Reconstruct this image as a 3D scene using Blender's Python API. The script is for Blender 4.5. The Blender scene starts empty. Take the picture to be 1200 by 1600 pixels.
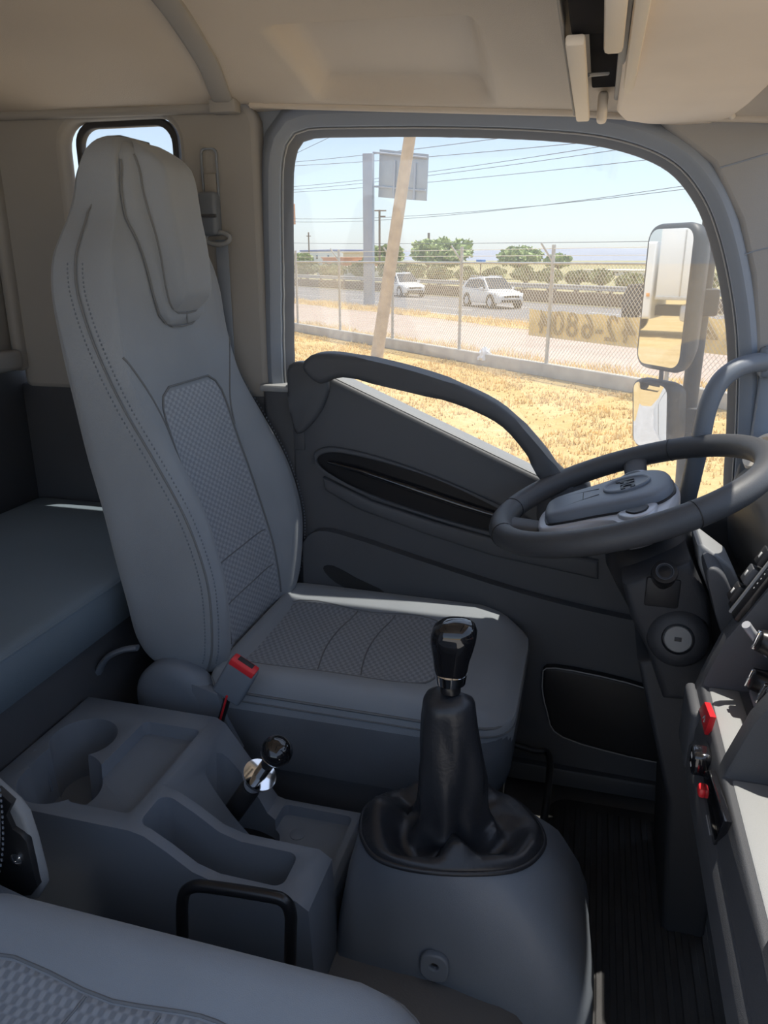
import bpy, bmesh, math, random
import numpy as np
from mathutils import Vector, Matrix, noise

random.seed(7)
rng = np.random.default_rng(7)
S = bpy.context.scene
COL = S.collection
R = math.radians

# ------------------------------------------------------------------ camera, sky, sun, exposure
CAM = np.array([0.0, 0.0, 1.25])
PITCH, AZ, FPX = R(18.2), R(15.0), 1200.0
FW = np.array([-math.sin(AZ) * math.cos(PITCH), math.cos(AZ) * math.cos(PITCH), -math.sin(PITCH)])
RT = np.array([math.cos(AZ), math.sin(AZ), 0.0])
UP = np.cross(RT, FW)
cam_d = bpy.data.cameras.new('camera')
cam_d.sensor_fit = 'VERTICAL'; cam_d.sensor_height = 36.0; cam_d.lens = 27.0
cam_d.clip_start = 0.02; cam_d.clip_end = 5000
cam = bpy.data.objects.new('camera', cam_d); COL.objects.link(cam)
cam.matrix_world = Matrix(((RT[0], UP[0], -FW[0], CAM[0]), (RT[1], UP[1], -FW[1], CAM[1]),
                           (RT[2], UP[2], -FW[2], CAM[2]), (0, 0, 0, 1)))
S.camera = cam

w = bpy.data.worlds.new('sky'); S.world = w; w.use_nodes = True
nt = w.node_tree; nt.nodes.clear()
sky = nt.nodes.new('ShaderNodeTexSky'); sky.sky_type = 'NISHITA'
sky.sun_disc = False; sky.sun_elevation = R(70); sky.sun_rotation = R(35)
sky.altitude = 300; sky.air_density = 1.0; sky.dust_density = 1.0; sky.ozone_density = 1.0
bg = nt.nodes.new('ShaderNodeBackground'); bg.inputs['Strength'].default_value = 0.20
wo = nt.nodes.new('ShaderNodeOutputWorld')
hz = nt.nodes.new('ShaderNodeMix'); hz.data_type = 'RGBA'; hz.inputs[0].default_value = .55      # even summer haze over the whole sky
hz.inputs[7].default_value = (2.55, 3.0, 3.8, 1); nt.links.new(sky.outputs[0], hz.inputs[6])
nt.links.new(hz.outputs[2], bg.inputs[0]); nt.links.new(bg.outputs[0], wo.inputs[0])

sun_d = bpy.data.lights.new('sun', 'SUN'); sun_d.energy = 4.6; sun_d.angle = R(0.6); sun_d.color = (1.0, 0.93, 0.82)
sun = bpy.data.objects.new('sun', sun_d); COL.objects.link(sun)
SUN = Vector((0.225, 0.17, 1.0)).normalized()
sun.rotation_euler = SUN.to_track_quat('Z', 'Y').to_euler()

S.view_settings.view_transform = 'Standard'; S.view_settings.look = 'None'
S.view_settings.gamma = 1.0; S.view_settings.use_curve_mapping = False
S.view_settings.exposure = 0.45
S.cycles.use_adaptive_sampling = True; S.cycles.adaptive_threshold = 0.03
S.cycles.max_bounces = 6; S.cycles.transparent_max_bounces = 16
S.cycles.diffuse_bounces = 4; S.cycles.glossy_bounces = 3; S.cycles.caustics_reflective = False; S.cycles.caustics_refractive = False


# ------------------------------------------------------------------ helpers
def P(x, y, **k):
    """world point that the photograph shows at pixel x,y on the plane X=, Y= or Z= const"""
    d = FW + RT * (x - 600) / FPX + UP * (800 - y) / FPX
    a, v = list(k.items())[0]; i = 'XYZ'.index(a)
    return CAM + d * ((v - CAM[i]) / d[i])

EV = np.array([0.7177, -0.6963, 0.0]); NV = np.array([0.6963, 0.7177, 0.0]); GZ = -1.0   # along the road, away from the truck
def RD(s, d, z=GZ): return EV * s + NV * d + np.array([0, 0, z])
def Q(x, y, d):
    r = FW + RT * (x - 600) / FPX + UP * (800 - y) / FPX
    p = CAM + r * ((d - CAM @ NV) / (r @ NV))
    return p @ EV, p[2]

def principled(name, col, rough=.5, metal=0., spec=.5, bump=None, var=None, sheen=0., coat=0.):
    m = bpy.data.materials.new(name); m.use_nodes = True
    t = m.node_tree; b = t.nodes['Principled BSDF']
    b.inputs['Base Color'].default_value = (*col, 1); b.inputs['Roughness'].default_value = rough
    b.inputs['Metallic'].default_value = metal; b.inputs['Specular IOR Level'].default_value = spec
    if sheen: b.inputs['Sheen Weight'].default_value = sheen
    if coat: b.inputs['Coat Weight'].default_value = coat
    tc = t.nodes.new('ShaderNodeTexCoord')
    if var:
        sc, amt = var
        n = t.nodes.new('ShaderNodeTexNoise'); n.inputs['Scale'].default_value = sc; n.inputs['Detail'].default_value = 2
        mr = t.nodes.new('ShaderNodeMapRange'); mr.inputs[1].default_value = .3; mr.inputs[2].default_value = .7
        mr.inputs[3].default_value = 1 - amt; mr.inputs[4].default_value = 1 + amt
        mx = t.nodes.new('ShaderNodeMix'); mx.data_type = 'RGBA'; mx.blend_type = 'MULTIPLY'; mx.inputs[0].default_value = 1
        mx.inputs[6].default_value = (*col, 1)
        t.links.new(tc.outputs['Object'], n.inputs['Vector']); t.links.new(n.outputs['Fac'], mr.inputs[0])
        t.links.new(mr.outputs[0], mx.inputs[7]); t.links.new(mx.outputs[2], b.inputs['Base Color'])
    if bump:
        sc, st = bump
        n = t.nodes.new('ShaderNodeTexNoise'); n.inputs['Scale'].default_value = sc; n.inputs['Detail'].default_value = 1
        bp = t.nodes.new('ShaderNodeBump'); bp.inputs['Strength'].default_value = st; bp.inputs['Distance'].default_value = .002
        t.links.new(tc.outputs['Object'], n.inputs['Vector']); t.links.new(n.outputs['Fac'], bp.inputs['Height'])
        t.links.new(bp.outputs[0], b.inputs['Normal'])
    return m

def woven(name, c1, c2, ax, ay, p=.021, q=.0135):
    """staggered soft lozenge weave; ax, ay choose which object axes run across and along"""
    m = principled(name, c1, .9, spec=.2, sheen=.15)
    t = m.node_tree; b = t.nodes['Principled BSDF']; L = t.links
    tc = t.nodes.new('ShaderNodeTexCoord'); sp = t.nodes.new('ShaderNodeSeparateXYZ'); L.new(tc.outputs['Object'], sp.inputs[0])
    def op(o, a, bb=None):
        n = t.nodes.new('ShaderNodeMath'); n.operation = o
        L.new(a, n.inputs[0]) if not isinstance(a, float) else None
        if bb is not None:
            if isinstance(bb, float): n.inputs[1].default_value = bb
            else: L.new(bb, n.inputs[1])
        return n.outputs[0]
    s1 = op('SINE', op('MULTIPLY', sp.outputs[ax], 2 * math.pi / p)); s2 = op('SINE', op('MULTIPLY', sp.outputs[ay], 2 * math.pi / q))
    f = op('MULTIPLY', s1, s2)
    mr = t.nodes.new('ShaderNodeMapRange'); mr.interpolation_type = 'SMOOTHSTEP'; L.new(f, mr.inputs[0])
    mr.inputs[1].default_value = -.55; mr.inputs[2].default_value = .55
    mx = t.nodes.new('ShaderNodeMix'); mx.data_type = 'RGBA'; L.new(mr.outputs[0], mx.inputs[0]); mx.inputs[6].default_value = (*c2, 1); mx.inputs[7].default_value = (*c1, 1)
    L.new(mx.outputs[2], b.inputs['Base Color'])
    bp = t.nodes.new('ShaderNodeBump'); bp.inputs['Strength'].default_value = .5; bp.inputs['Distance'].default_value = .0015
    L.new(mr.outputs[0], bp.inputs['Height']); L.new(bp.outputs[0], b.inputs['Normal'])
    return m

def glass_mat(name, tint, gloss=.06, dust=0.0):
    m = bpy.data.materials.new(name); m.use_nodes = True
    t = m.node_tree; t.nodes.clear(); L = t.links
    o = t.nodes.new('ShaderNodeOutputMaterial'); tr = t.nodes.new('ShaderNodeBsdfTransparent'); tr.inputs[0].default_value = (*tint, 1)
    gl = t.nodes.new('ShaderNodeBsdfGlossy'); gl.inputs['Roughness'].default_value = .02
    mx = t.nodes.new('ShaderNodeMixShader'); mx.inputs[0].default_value = gloss
    L.new(tr.outputs[0], mx.inputs[1]); L.new(gl.outputs[0], mx.inputs[2]); last = mx
    if dust:
        df = t.nodes.new('ShaderNodeBsdfTranslucent'); df.inputs[0].default_value = (.85, .85, .88, 1)
        n = t.nodes.new('ShaderNodeTexNoise'); n.inputs['Scale'].default_value = 3; n.inputs['Detail'].default_value = 6
        tc = t.nodes.new('ShaderNodeTexCoord'); mr = t.nodes.new('ShaderNodeMapRange')
        mr.inputs[1].default_value = .3; mr.inputs[2].default_value = .7; mr.inputs[3].default_value = dust * .75; mr.inputs[4].default_value = dust * 1.25
        m2 = t.nodes.new('ShaderNodeMixShader')
        L.new(tc.outputs['Object'], n.inputs['Vector']); L.new(n.outputs['Fac'], mr.inputs[0]); L.new(mr.outputs[0], m2.inputs[0])
        L.new(mx.outputs[0], m2.inputs[1]); L.new(df.outputs[0], m2.inputs[2]); last = m2
    L.new(last.outputs[0], o.inputs[0]); return m

def ground_mat(name, cols, scales, bump=.4):
    m = principled(name, cols[0], .95, spec=.1)
    t = m.node_tree; b = t.nodes['Principled BSDF']; L = t.links
    tc = t.nodes.new('ShaderNodeTexCoord'); prev = None
    for i, sc in enumerate(scales):
        n = t.nodes.new('ShaderNodeTexNoise'); n.inputs['Scale'].default_value = sc; n.inputs['Detail'].default_value = 6; n.inputs['Roughness'].default_value = .65
        L.new(tc.outputs['Object'], n.inputs['Vector'])
        mr = t.nodes.new('ShaderNodeMapRange'); mr.inputs[1].default_value = .38; mr.inputs[2].default_value = .62; L.new(n.outputs['Fac'], mr.inputs[0])
        mx = t.nodes.new('ShaderNodeMix'); mx.data_type = 'RGBA'; L.new(mr.outputs[0], mx.inputs[0])
        if prev is None: mx.inputs[6].default_value = (*cols[0], 1)
        else: L.new(prev, mx.inputs[6])
        mx.inputs[7].default_value = (*cols[i + 1], 1)
        if prev is not None:
            mr.inputs[4].default_value = .6
        prev = mx.outputs[2]
    L.new(prev, b.inputs['Base Color'])
    bp = t.nodes.new('ShaderNodeBump'); bp.inputs['Strength'].default_value = bump; bp.inputs['Distance'].default_value = .05
    L.new(n.outputs['Fac'], bp.inputs['Height']); L.new(bp.outputs[0], b.inputs['Normal'])
    return m

M = {}
M['fabric'] = principled('seat_fabric', (.275, .300, .332), .9, spec=.2, bump=(900, .25), var=(6, .06), sheen=.2)
M['fabric_dark'] = principled('seat_side_fabric', (.135, .15, .172), .9, spec=.2, bump=(900, .25), var=(8, .08))
M['weave_back'] = woven('woven_back', (.36, .385, .425), (.255, .275, .31), 1, 2)
M['weave_seat'] = woven('woven_cushion', (.315, .335, .365), (.215, .232, .258), 1, 0)
M['seam'] = principled('seam_thread', (.17, .177, .187), .9)
M['vinyl'] = principled('bunk_vinyl', (.165, .21, .255), .55, spec=.35, bump=(500, .15), var=(3, .07))
M['plastic'] = principled('grey_plastic', (.175, .20, .24), .42, bump=(1200, .2), var=(5, .06))
M['plastic_lt'] = principled('light_grey_plastic', (.30, .31, .32), .6, bump=(1000, .2))
M['plastic_dk'] = principled('charcoal_plastic', (.072, .076, .086), .55, bump=(1000, .25), var=(4, .08))
M['door_plastic'] = principled('door_plastic', (.082, .087, .098), .5, bump=(1000, .25), var=(4, .06))
M['black'] = principled('black_plastic', (.018, .018, .02), .5, bump=(900, .15))
M['matte'] = principled('matte_black', (.012, .013, .018), .95, spec=.1)
M['column'] = principled('column_plastic', (.032, .034, .040), .55, bump=(900, .2))
M['pillar_grey'] = principled('front_pillar_grey', (.335, .33, .325), .75, spec=.3, bump=(700, .15))
M['gloss'] = principled('gloss_black', (.01, .01, .012), .08, coat=.6)
M['semi'] = principled('satin_black', (.014, .014, .016), .28)
M['lock'] = principled('lock_face', (.16, .165, .17), .45, metal=.3)
M['chrome'] = principled('chrome', (.85, .86, .88), .08, metal=1)
M['silver'] = principled('silver_paint', (.58, .60, .65), .35, metal=.3)
M['leather'] = principled('black_leather', (.026, .028, .034), .36, bump=(160, .2))
M['wheel'] = principled('wheel_rim', (.065, .067, .073), .5, bump=(700, .2))
M['beige'] = principled('headliner', (.62, .55, .465), .9, spec=.2, bump=(500, .25), var=(2.5, .05))
M['beige_wall'] = principled('pillar_trim', (.34, .328, .31), .75, spec=.3, bump=(700, .15), var=(3, .04))
M['cream'] = principled('cream_trim', (.82, .74, .63), .6, bump=(700, .1))
M['visor'] = principled('visor_vinyl', (.84, .74, .63), .7, bump=(60, .12), var=(7, .04))
M['seal'] = principled('rubber_seal', (.25, .285, .34), .6)  # blue of the sky light is tinted into the grey rubber
M['seal_dk'] = principled('dark_rubber', (.03, .03, .033), .6)
M['seal_in'] = principled('inner_rubber', (.10, .11, .13), .6)
M['mat'] = principled('rubber_mat', (.04, .04, .042), .75, bump=(400, .3), var=(9, .25))
M['floor'] = principled('floor_vinyl', (.15, .145, .14), .8, bump=(300, .2), var=(6, .1))
M['red'] = principled('red_plastic', (.75, .03, .04), .35)
M['white'] = principled('white_mark', (.8, .8, .8), .6)
M['metal_dk'] = principled('dark_steel', (.05, .05, .055), .4, metal=.6)
M['mirror'] = principled('mirror_glass', (.78, .80, .82), .015, metal=1)
M['housing'] = principled('mirror_housing', (.035, .038, .043), .5, bump=(600, .2), var=(60, .15))
M['glass'] = glass_mat('side_glass', (.93, .94, .94), .05, .06)
M['glass_front'] = glass_mat('front_glass', (.96, .97, .97), .03)

def link(o, parent=None, base=None):
    COL.objects.link(o)
    if parent is not None:
        o.parent = parent; o.matrix_parent_inverse = Matrix.Translation(-Vector(parent['_b'])) if '_b' in parent else Matrix()
    return o

def mesh(name, verts, faces, mat, parent=None, ang=38):
    me = bpy.data.meshes.new(name)
    me.from_pydata([tuple(map(float, v)) for v in verts], [], [tuple(f) for f in faces]); me.validate(); me.update()
    bm = bmesh.new(); bm.from_mesh(me); bmesh.ops.recalc_face_normals(bm, faces=bm.faces); bm.to_mesh(me); bm.free()
    return obj(name, me, mat, parent, ang)

def obj(name, me, mat, parent=None, ang=38):
    me.materials.clear(); me.materials.append(M[mat] if isinstance(mat, str) else mat)
    me.polygons.foreach_set('use_smooth', [True] * len(me.polygons))
    if ang < 180: me.set_sharp_from_angle(angle=R(ang))
    me.name = name
    return link(bpy.data.objects.new(name, me), parent)

def tag(o, label, cat=None, group=None, kind=None):
    if label: o['label'] = label
    if cat: o['category'] = cat
    if group: o['group'] = group
    if kind: o['kind'] = kind
    return o

ROOTS = []
def thing(name, loc, label, cat, group=None, kind=None):
    o = bpy.data.objects.new(name, None); COL.objects.link(o); o.location = loc; o.empty_display_size = .05
    o['_b'] = tuple(map(float, loc)); ROOTS.append(o)
    return tag(o, label, cat, group, kind)

def bm_obj(name, bm, mat, parent=None, ang=38):
    me = bpy.data.meshes.new(name); bmesh.ops.recalc_face_normals(bm, faces=bm.faces); bm.to_mesh(me); bm.free()
    return obj(name, me, mat, parent, ang)

def box(name, lo, hi, mat, parent=None, bev=.004, seg=2, mtx=None, top=None):
    bm = bmesh.new(); bmesh.ops.create_cube(bm, size=1)
    lo, hi = np.minimum(lo, hi), np.maximum(lo, hi); c = (lo + hi) / 2; s = hi - lo
    for v in bm.verts:
        k = 1.0 if (top is None or v.co.z < 0) else top
        v.co = Vector((v.co.x * s[0] * k, v.co.y * s[1] * k, v.co.z * s[2]))
    if bev: bmesh.ops.bevel(bm, geom=bm.edges[:], offset=min(bev, min(s) * .45), segments=seg, affect='EDGES', profile=.5)
    for v in bm.verts:
        p = v.co if mtx is None else (mtx @ v.co)
        v.co = p + Vector(c)
    return bm_obj(name, bm, mat, parent)

def frame(o, z, x=None):
    """matrix with local z along z (and local x near x) at o"""
    z = Vector(z).normalized(); x = Vector(x) if x is not None else (Vector((1, 0, 0)) if abs(z.x) < .9 else Vector((0, 1, 0)))
    y = z.cross(x).normalized(); x = y.cross(z)
    m = Matrix((x, y, z)).transposed().to_4x4(); m.translation = Vector(o); return m

def prism(name, pts, mtx, h, mat, parent=None, bev=.004, seg=2, both=True, ang=38):
    """2D outline pts extruded by h along local z of mtx, rims rounded"""
    bm = bmesh.new(); vs = [bm.verts.new((p[0], p[1], 0)) for p in pts]
    f = bm.faces.new(vs)
    r = bmesh.ops.extrude_face_region(bm, geom=[f])
    top = [v for v in r['geom'] if isinstance(v, bmesh.types.BMVert)]
    for v in top: v.co.z += h
    if bev:
        ts = set(top); ed = []
        for e in bm.edges:
            a, b = e.verts[0] in ts, e.verts[1] in ts
            if (a and b) or (both and not a and not b): ed.append(e)
        bmesh.ops.bevel(bm, geom=ed, offset=bev, segments=seg, affect='EDGES', profile=.5, clamp_overlap=True)
    bmesh.ops.triangulate(bm, faces=[g for g in bm.faces if len(g.verts) > 4])
    bm.transform(mtx)
    return bm_obj(name, bm, mat, parent, ang)

XZ = lambda y: Matrix(((1, 0, 0, 0), (0, 0, 1, y), (0, 1, 0, 0), (0, 0, 0, 1)))      # outline (x,z), extrude +y
XY = lambda z: Matrix.Translation((0, 0, z))

def plate(name, outer, holes, mtx, h, mat, parent=None, bev=.005):
    """flat plate with holes via a filled 2D curve"""
    cu = bpy.data.curves.new(name, 'CURVE'); cu.dimensions = '2D'; cu.fill_mode = 'BOTH'
    cu.extrude = max(h / 2 - bev, .0005); cu.bevel_depth = bev; cu.bevel_resolution = 2; cu.offset = -bev
    for pts in [outer] + holes:
        sp = cu.splines.new('POLY'); sp.points.add(len(pts) - 1)
        for p, q in zip(sp.points, pts): p.co = (q[0], q[1], 0, 1)
        sp.use_cyclic_u = True
    o = bpy.data.objects.new(name, cu); COL.objects.link(o)
    bpy.context.view_layer.update()
    me = bpy.data.meshes.new_from_object(o.evaluated_get(bpy.context.evaluated_depsgraph_get()))
    bpy.data.objects.remove(o); bpy.data.curves.remove(cu)
    me.transform(Matrix.Translation((0, 0, h / 2))); me.transform(mtx)
    return obj(name, me, mat, parent)

def text(name, body, mtx, size, mat, parent=None, h=.001, bold=0):
    cu = bpy.data.curves.new(name, 'FONT'); cu.body = body; cu.size = size; cu.extrude = h; cu.offset = bold
    cu.align_x = 'CENTER'; cu.align_y = 'CENTER'
    o = bpy.data.objects.new(name, cu); COL.objects.link(o); bpy.context.view_layer.update()
    me = bpy.data.meshes.new_from_object(o.evaluated_get(bpy.context.evaluated_depsgraph_get()))
    bpy.data.objects.remove(o); bpy.data.curves.remove(cu)
    me.transform(mtx); return obj(name, me, mat, parent)

def crom(pts, n, closed=False):
    pts = [np.asarray(p, float) for p in pts]; m = len(pts); out = []
    for i in range(m if closed else m - 1):
        g = (lambda j: pts[j % m]) if closed else (lambda j: pts[min(max(j, 0), m - 1)])
        p0, p1, p2, p3 = g(i - 1), g(i), g(i + 1), g(i + 2)
        for k in range(n):
            t = k / n
            out.append(.5 * (2 * p1 + (p2 - p0) * t + (2 * p0 - 5 * p1 + 4 * p2 - p3) * t * t + (3 * p1 - p0 - 3 * p2 + p3) * t ** 3))
    if not closed: out.append(pts[-1])
    return out

def tube(name, pts, r, mat, parent=None, seg=10, closed=False, flat=1.0, up=None):
    pts = [Vector(p) for p in pts]; n = len(pts); rr = r if hasattr(r, '__len__') else [r] * n
    vs, fs = [], []; nrm = None
    for i, p in enumerate(pts):
        a = pts[(i - 1) % n] if (closed or i > 0) else p; b = pts[(i + 1) % n] if (closed or i < n - 1) else p
        t = (b - a).normalized()
        if nrm is None:
            nrm = Vector(up) if up is not None else (Vector((0, 0, 1)) if abs(t.z) < .9 else Vector((1, 0, 0)))
        nrm = (nrm - t * nrm.dot(t)).normalized(); bi = t.cross(nrm)
        for k in range(seg):
            an = 2 * math.pi * k / seg
            vs.append(p + nrm * math.cos(an) * rr[i] * flat + bi * math.sin(an) * rr[i])
    for i in range(n if closed else n - 1):
        j = (i + 1) % n
        for k in range(seg):
            l = (k + 1) % seg
            fs.append((i * seg + k, i * seg + l, j * seg + l, j * seg + k))
    if not closed:
        fs.append(tuple(range(seg))[::-1]); fs.append(tuple((n - 1) * seg + k for k in range(seg)))
    return mesh(name, vs, fs, mat, parent, 50)

def loft(name, loops, mat, parent=None, cap=(True, True), ang=50, closed=True):
    n = len(loops[0]); vs = [v for l in loops for v in l]; fs = []
    for i in range(len(loops) - 1):
        for k in range(n if closed else n - 1):
            l = (k + 1) % n
            fs.append((i * n + k, i * n + l, (i + 1) * n + l, (i + 1) * n + k))
    if cap[0]: fs.append(tuple(range(n))[::-1])
    if cap[1]: fs.append(tuple((len(loops) - 1) * n + k for k in range(n)))
    return mesh(name, vs, fs, mat, parent, ang)

def lathe(name, prof, mtx, mat, parent=None, seg=24, ang=38):
    loops = [[mtx @ Vector((r * math.cos(2 * math.pi * k / seg), r * math.sin(2 * math.pi * k / seg), z)) for k in range(seg)] for r, z in prof]
    return loft(name, loops, mat, parent, ang=ang)

def rrect(x0, x1, y0, y1, r, n=6):
    """rounded rectangle; r one radius or four (x0y0, x1y0, x1y1, x0y1)"""
    r = r if hasattr(r, '__len__') else [r] * 4
    out = []
    for (cx, cy, a, q) in ((x0 + r[0], y0 + r[0], 180, r[0]), (x1 - r[1], y0 + r[1], 270, r[1]), (x1 - r[2], y1 - r[2], 0, r[2]), (x0 + r[3], y1 - r[3], 90, r[3])):
        for k in range(n + 1):
            t = R(a + 90 * k / n); out.append((cx + q * math.cos(t), cy + q * math.sin(t)))
    return out

def smooth_poly(pts, n=6): return [tuple(p) for p in crom(pts, n, True)]

def resample(pts, n, c):
    """closed 2D outline sampled at n even angles round c"""
    pts = np.asarray(pts, float); a = np.unwrap(np.arctan2(pts[:, 1] - c[1], pts[:, 0] - c[0]))
    if a[-1] < a[0]: pts = pts[::-1]; a = a[::-1]
    rad = np.hypot(pts[:, 0] - c[0], pts[:, 1] - c[1])
    aa = np.concatenate([a - 2 * np.pi, a, a + 2 * np.pi]); r3 = np.concatenate([rad] * 3)
    o = np.argsort(aa); t = np.linspace(0, 2 * np.pi, n, endpoint=False) + a[0]
    q = np.interp(t, aa[o], r3[o])
    return np.stack([c[0] + q * np.cos(t), c[1] + q * np.sin(t)], 1)

def carve(o, cutters, bev=.003):
    for c in cutters:
        md = o.modifiers.new('b', 'BOOLEAN'); md.operation = 'DIFFERENCE'; md.solver = 'EXACT'; md.object = c
    if bev:
        md = o.modifiers.new('v', 'BEVEL'); md.width = bev; md.segments = 2; md.limit_method = 'ANGLE'; md.angle_limit = R(40)
    bpy.context.view_layer.update()
    me = bpy.data.meshes.new_from_object(o.evaluated_get(bpy.context.evaluated_depsgraph_get()))
    o.modifiers.clear(); old = o.data; mat = old.materials[0]; o.data = me; bpy.data.meshes.remove(old)
    me.materials.clear(); me.materials.append(mat)
    me.polygons.foreach_set('use_smooth', [True] * len(me.polygons)); me.set_sharp_from_angle(angle=R(38))
    for c in cutters:
        d = c.data; bpy.data.objects.remove(c); bpy.data.meshes.remove(d)

def fx(a, b, x):   # piecewise linear
    return float(np.interp(x, a, b))
def sstep(a, b, x):
    t = min(max((x - a) / (b - a), 0), 1); return t * t * (3 - 2 * t)

def struct(o, label=None): o['kind'] = 'structure'; (label and tag(o, label)); return o

# ================================================================== THE CAB
# ---- floor, engine hump
struct(box('floor', (-1.5, -.05, -.06), (1.0, 1.76, 0), 'floor', bev=.005), 'grey vinyl cab floor around the engine hump')
def hump():
    loops = []
    for z, g in ((0, .03), (.12, .015), (.17, .008), (.192, -.01), (.2, -.035)):
        loops.append([(x, y, z) for x, y in rrect(-.95 - g, -.02 + g, .60 - g, 1.19 + g * .3, [.05, .16, .12, .05], 6)])
    o = loft('floor_hump', loops, 'floor'); return o
struct(hump(), 'raised grey engine hump between the two seats')

# ---- roof lining
def edge_z(x): return fx([-1.45, -.75, -.3, -.07, .05, .25, .45], [1.572, 1.562, 1.533, 1.518, 1.506, 1.495, 1.48], x)
def roof_z(x, y):
    e = edge_z(x); top = 1.66 - .06 * sstep(-.1, .45, x) - .06 * sstep(-1.05, -1.45, x)
    t = min(max((y - .95) / .72, 0), 1)
    z = top - (top - e) * t ** 2.0
    z += .042 * sstep(-.585, -.545, x) * sstep(-.215, -.255, x) * sstep(1.37, 1.42, y) * sstep(1.658, 1.635, y)     # pressed recess over the door
    z -= .0015 * sstep(.01, .0, abs(x + .70))
    return z
xs = np.linspace(-1.46, .33, 150); ys = np.concatenate([np.linspace(-.06, 1.2, 40), np.linspace(1.21, 1.675, 80)])
vs = [(x, y, roof_z(x, y)) for x in xs for y in ys]; ny = len(ys); nb = len(vs)
vs += [(x, y, 1.72) for x in (xs[0], xs[-1]) for y in (ys[0], ys[-1])]
fs = [(i * ny + j, i * ny + j + 1, (i + 1) * ny + j + 1, (i + 1) * ny + j) for i in range(len(xs) - 1) for j in range(ny - 1)]
fs.append((nb, nb + 1, nb + 3, nb + 2))
ceil = struct(mesh('ceiling', vs, fs, 'beige', ang=60), 'beige padded cab headliner with a pressed recess over the door')
tube('edge_lip', [(x, 1.672, edge_z(x) - .001) for x in np.linspace(-.74, .30, 40)], .0075, 'beige', ceil)
tube('edge_lip', [(x, 1.675, edge_z(x) - .004) for x in np.linspace(-1.42, -.80, 20)], .012, 'beige_wall', ceil)
# seat-belt strap cover crossing the roof
def xr(y): return fx([.4, 1.05, 1.30, 1.5, 1.64], [-.60, -.655, -.70, -.745, -.79], y)
lp = []
for y in np.linspace(.4, 1.645, 40):
    x = xr(y); wd = .024
    lp.append([(x + a, y, roof_z(x + a, y) - h) for a, h in ((-wd, -.004), (-wd * .92, .006), (-wd * .6, .010), (wd * .6, .010), (wd * .92, .006), (wd, -.004))])
st = loft('roof_strip', lp, 'beige_wall', None, ang=50)
tag(st, 'beige curved trim strip crossing the roof lining above the seat', 'trim strip')
b0 = Vector((xr(1.645), 1.65, edge_z(-.79)))
box('end_cap', b0 + Vector((-.03, -.012, -.020)), b0 + Vector((.03, .02, .006)), 'beige_wall', st, .004)
lamp = thing('dome_lamp', (-.60, 1.02, roof_z(-.6, 1.02)), 'dark round dome lamp at the top of the roof strip', 'lamp')
lathe('bezel', [(.0, -.001), (.028, -.001), (.034, -.004), (.034, -.012), (.026, -.016), (0, -.016)], frame((-.632, 1.062, roof_z(-.632, 1.062) - .010), (0, 0, 1)), 'metal_dk', lamp)
lathe('lens', [(.0, -.0165), (.022, -.0165), (.018, -.020), (0, -.022)], frame((-.632, 1.062, roof_z(-.632, 1.062) - .010), (0, 0, 1)), 'chrome', lamp)

# ---- rear wall
wr = struct(box('wall_rear', (-1.50, -.05, 1.0), (-1.425, 1.72, 1.66), 'beige_wall', bev=.006), 'beige rear cab wall above the bunk')
box('lower_panel', (-1.50, -.05, .0), (-1.43, 1.72, .985), 'plastic_dk', wr, .006)
box('ledge', (-1.43, -.05, .985), (-1.385, 1.66, 1.035), 'beige_wall', wr, .012, 3)
box('hook_pocket', (-1.43, 1.30, .90), (-1.39, 1.56, .955), 'plastic_dk', wr, .015, 3)

# ---- side wall behind the door, with the small quarter window
ws = struct(plate('wall_side', rrect(-1.415, -.735, .935, 1.572, [.02, .02, .05, .05]),
                  [rrect(-1.222, -.922, .985, 1.549, .055)], XZ(1.685), .05, 'beige_wall', None, .014),
            'beige trim panel of the side wall behind the driver seat')
struct(box('wall_side_lower', (-1.43, 1.69, .0), (-.72, 1.76, .945), 'plastic_dk', bev=.006), 'dark lower side panel beside the bunk')
lo_, hi_ = rrect(-1.205, -.940, .99, 1.552, .05), rrect(-1.190, -.955, 1.005, 1.537, .04)
qs = plate('seal', lo_, [hi_], XZ(1.715), .022, 'seal_dk', ws, .004)
wq = struct(prism('window_2', lo_, XZ(1.730), .004, 'glass', None, 0), 'small rear quarter window behind the headrest')
box('corner_bead', (-1.425, 1.66, .98), (-1.395, 1.70, 1.56), 'beige_wall', ws, .012, 3)
bp_ = struct(box('trim_1', (-.745, 1.672, .30), (-.655, 1.76, .968), 'plastic_dk', bev=.012, seg=3), 'dark lower pillar trim behind the door')
box('sill_cap', (-.75, 1.664, .955), (-.672, 1.75, .972), 'plastic_lt', bp_, .006)

# ---- door window opening: glass edge, seal and door frame as nested loops
gl = [P(x, y, Y=1.74)[[0, 2]] for x, y in ((458, 420), (457, 300), (459, 255), (468, 226), (490, 214), (560, 212), (700, 212), (860, 218), (960, 231), (1040, 262), (1085, 312), (1110, 372), (1128, 450), (1138, 530), (1139, 620), (1133, 740))]
gl += [(.300, .70), (.20, .64), (-.10, .68), (-.62, .86), (-.685, .92)]
cw = np.array([-.2, 1.12]); gl = resample(smooth_poly(gl, 5), 160, cw)
def grow(l, k):
    t = np.roll(l, -1, 0) - np.roll(l, 1, 0); nn = np.stack([t[:, 1], -t[:, 0]], 1); nn /= np.linalg.norm(nn, axis=1)[:, None]
    return l + nn * k
def ring(name, prof, mat, parent=None):
    return loft(name, [[(x, y, z) for x, z in grow(gl, g)] for g, y in prof], mat, parent, cap=(False, False), ang=35)
fr = struct(ring('trim_2', [(.010, 1.712), (.013, 1.696), (.026, 1.686), (.034, 1.684), (.044, 1.688), (.054, 1.700), (.062, 1.71), (.075, 1.725), (.13, 1.735)], 'seal'), 'grey rubber door seal around the driver window')
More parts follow.
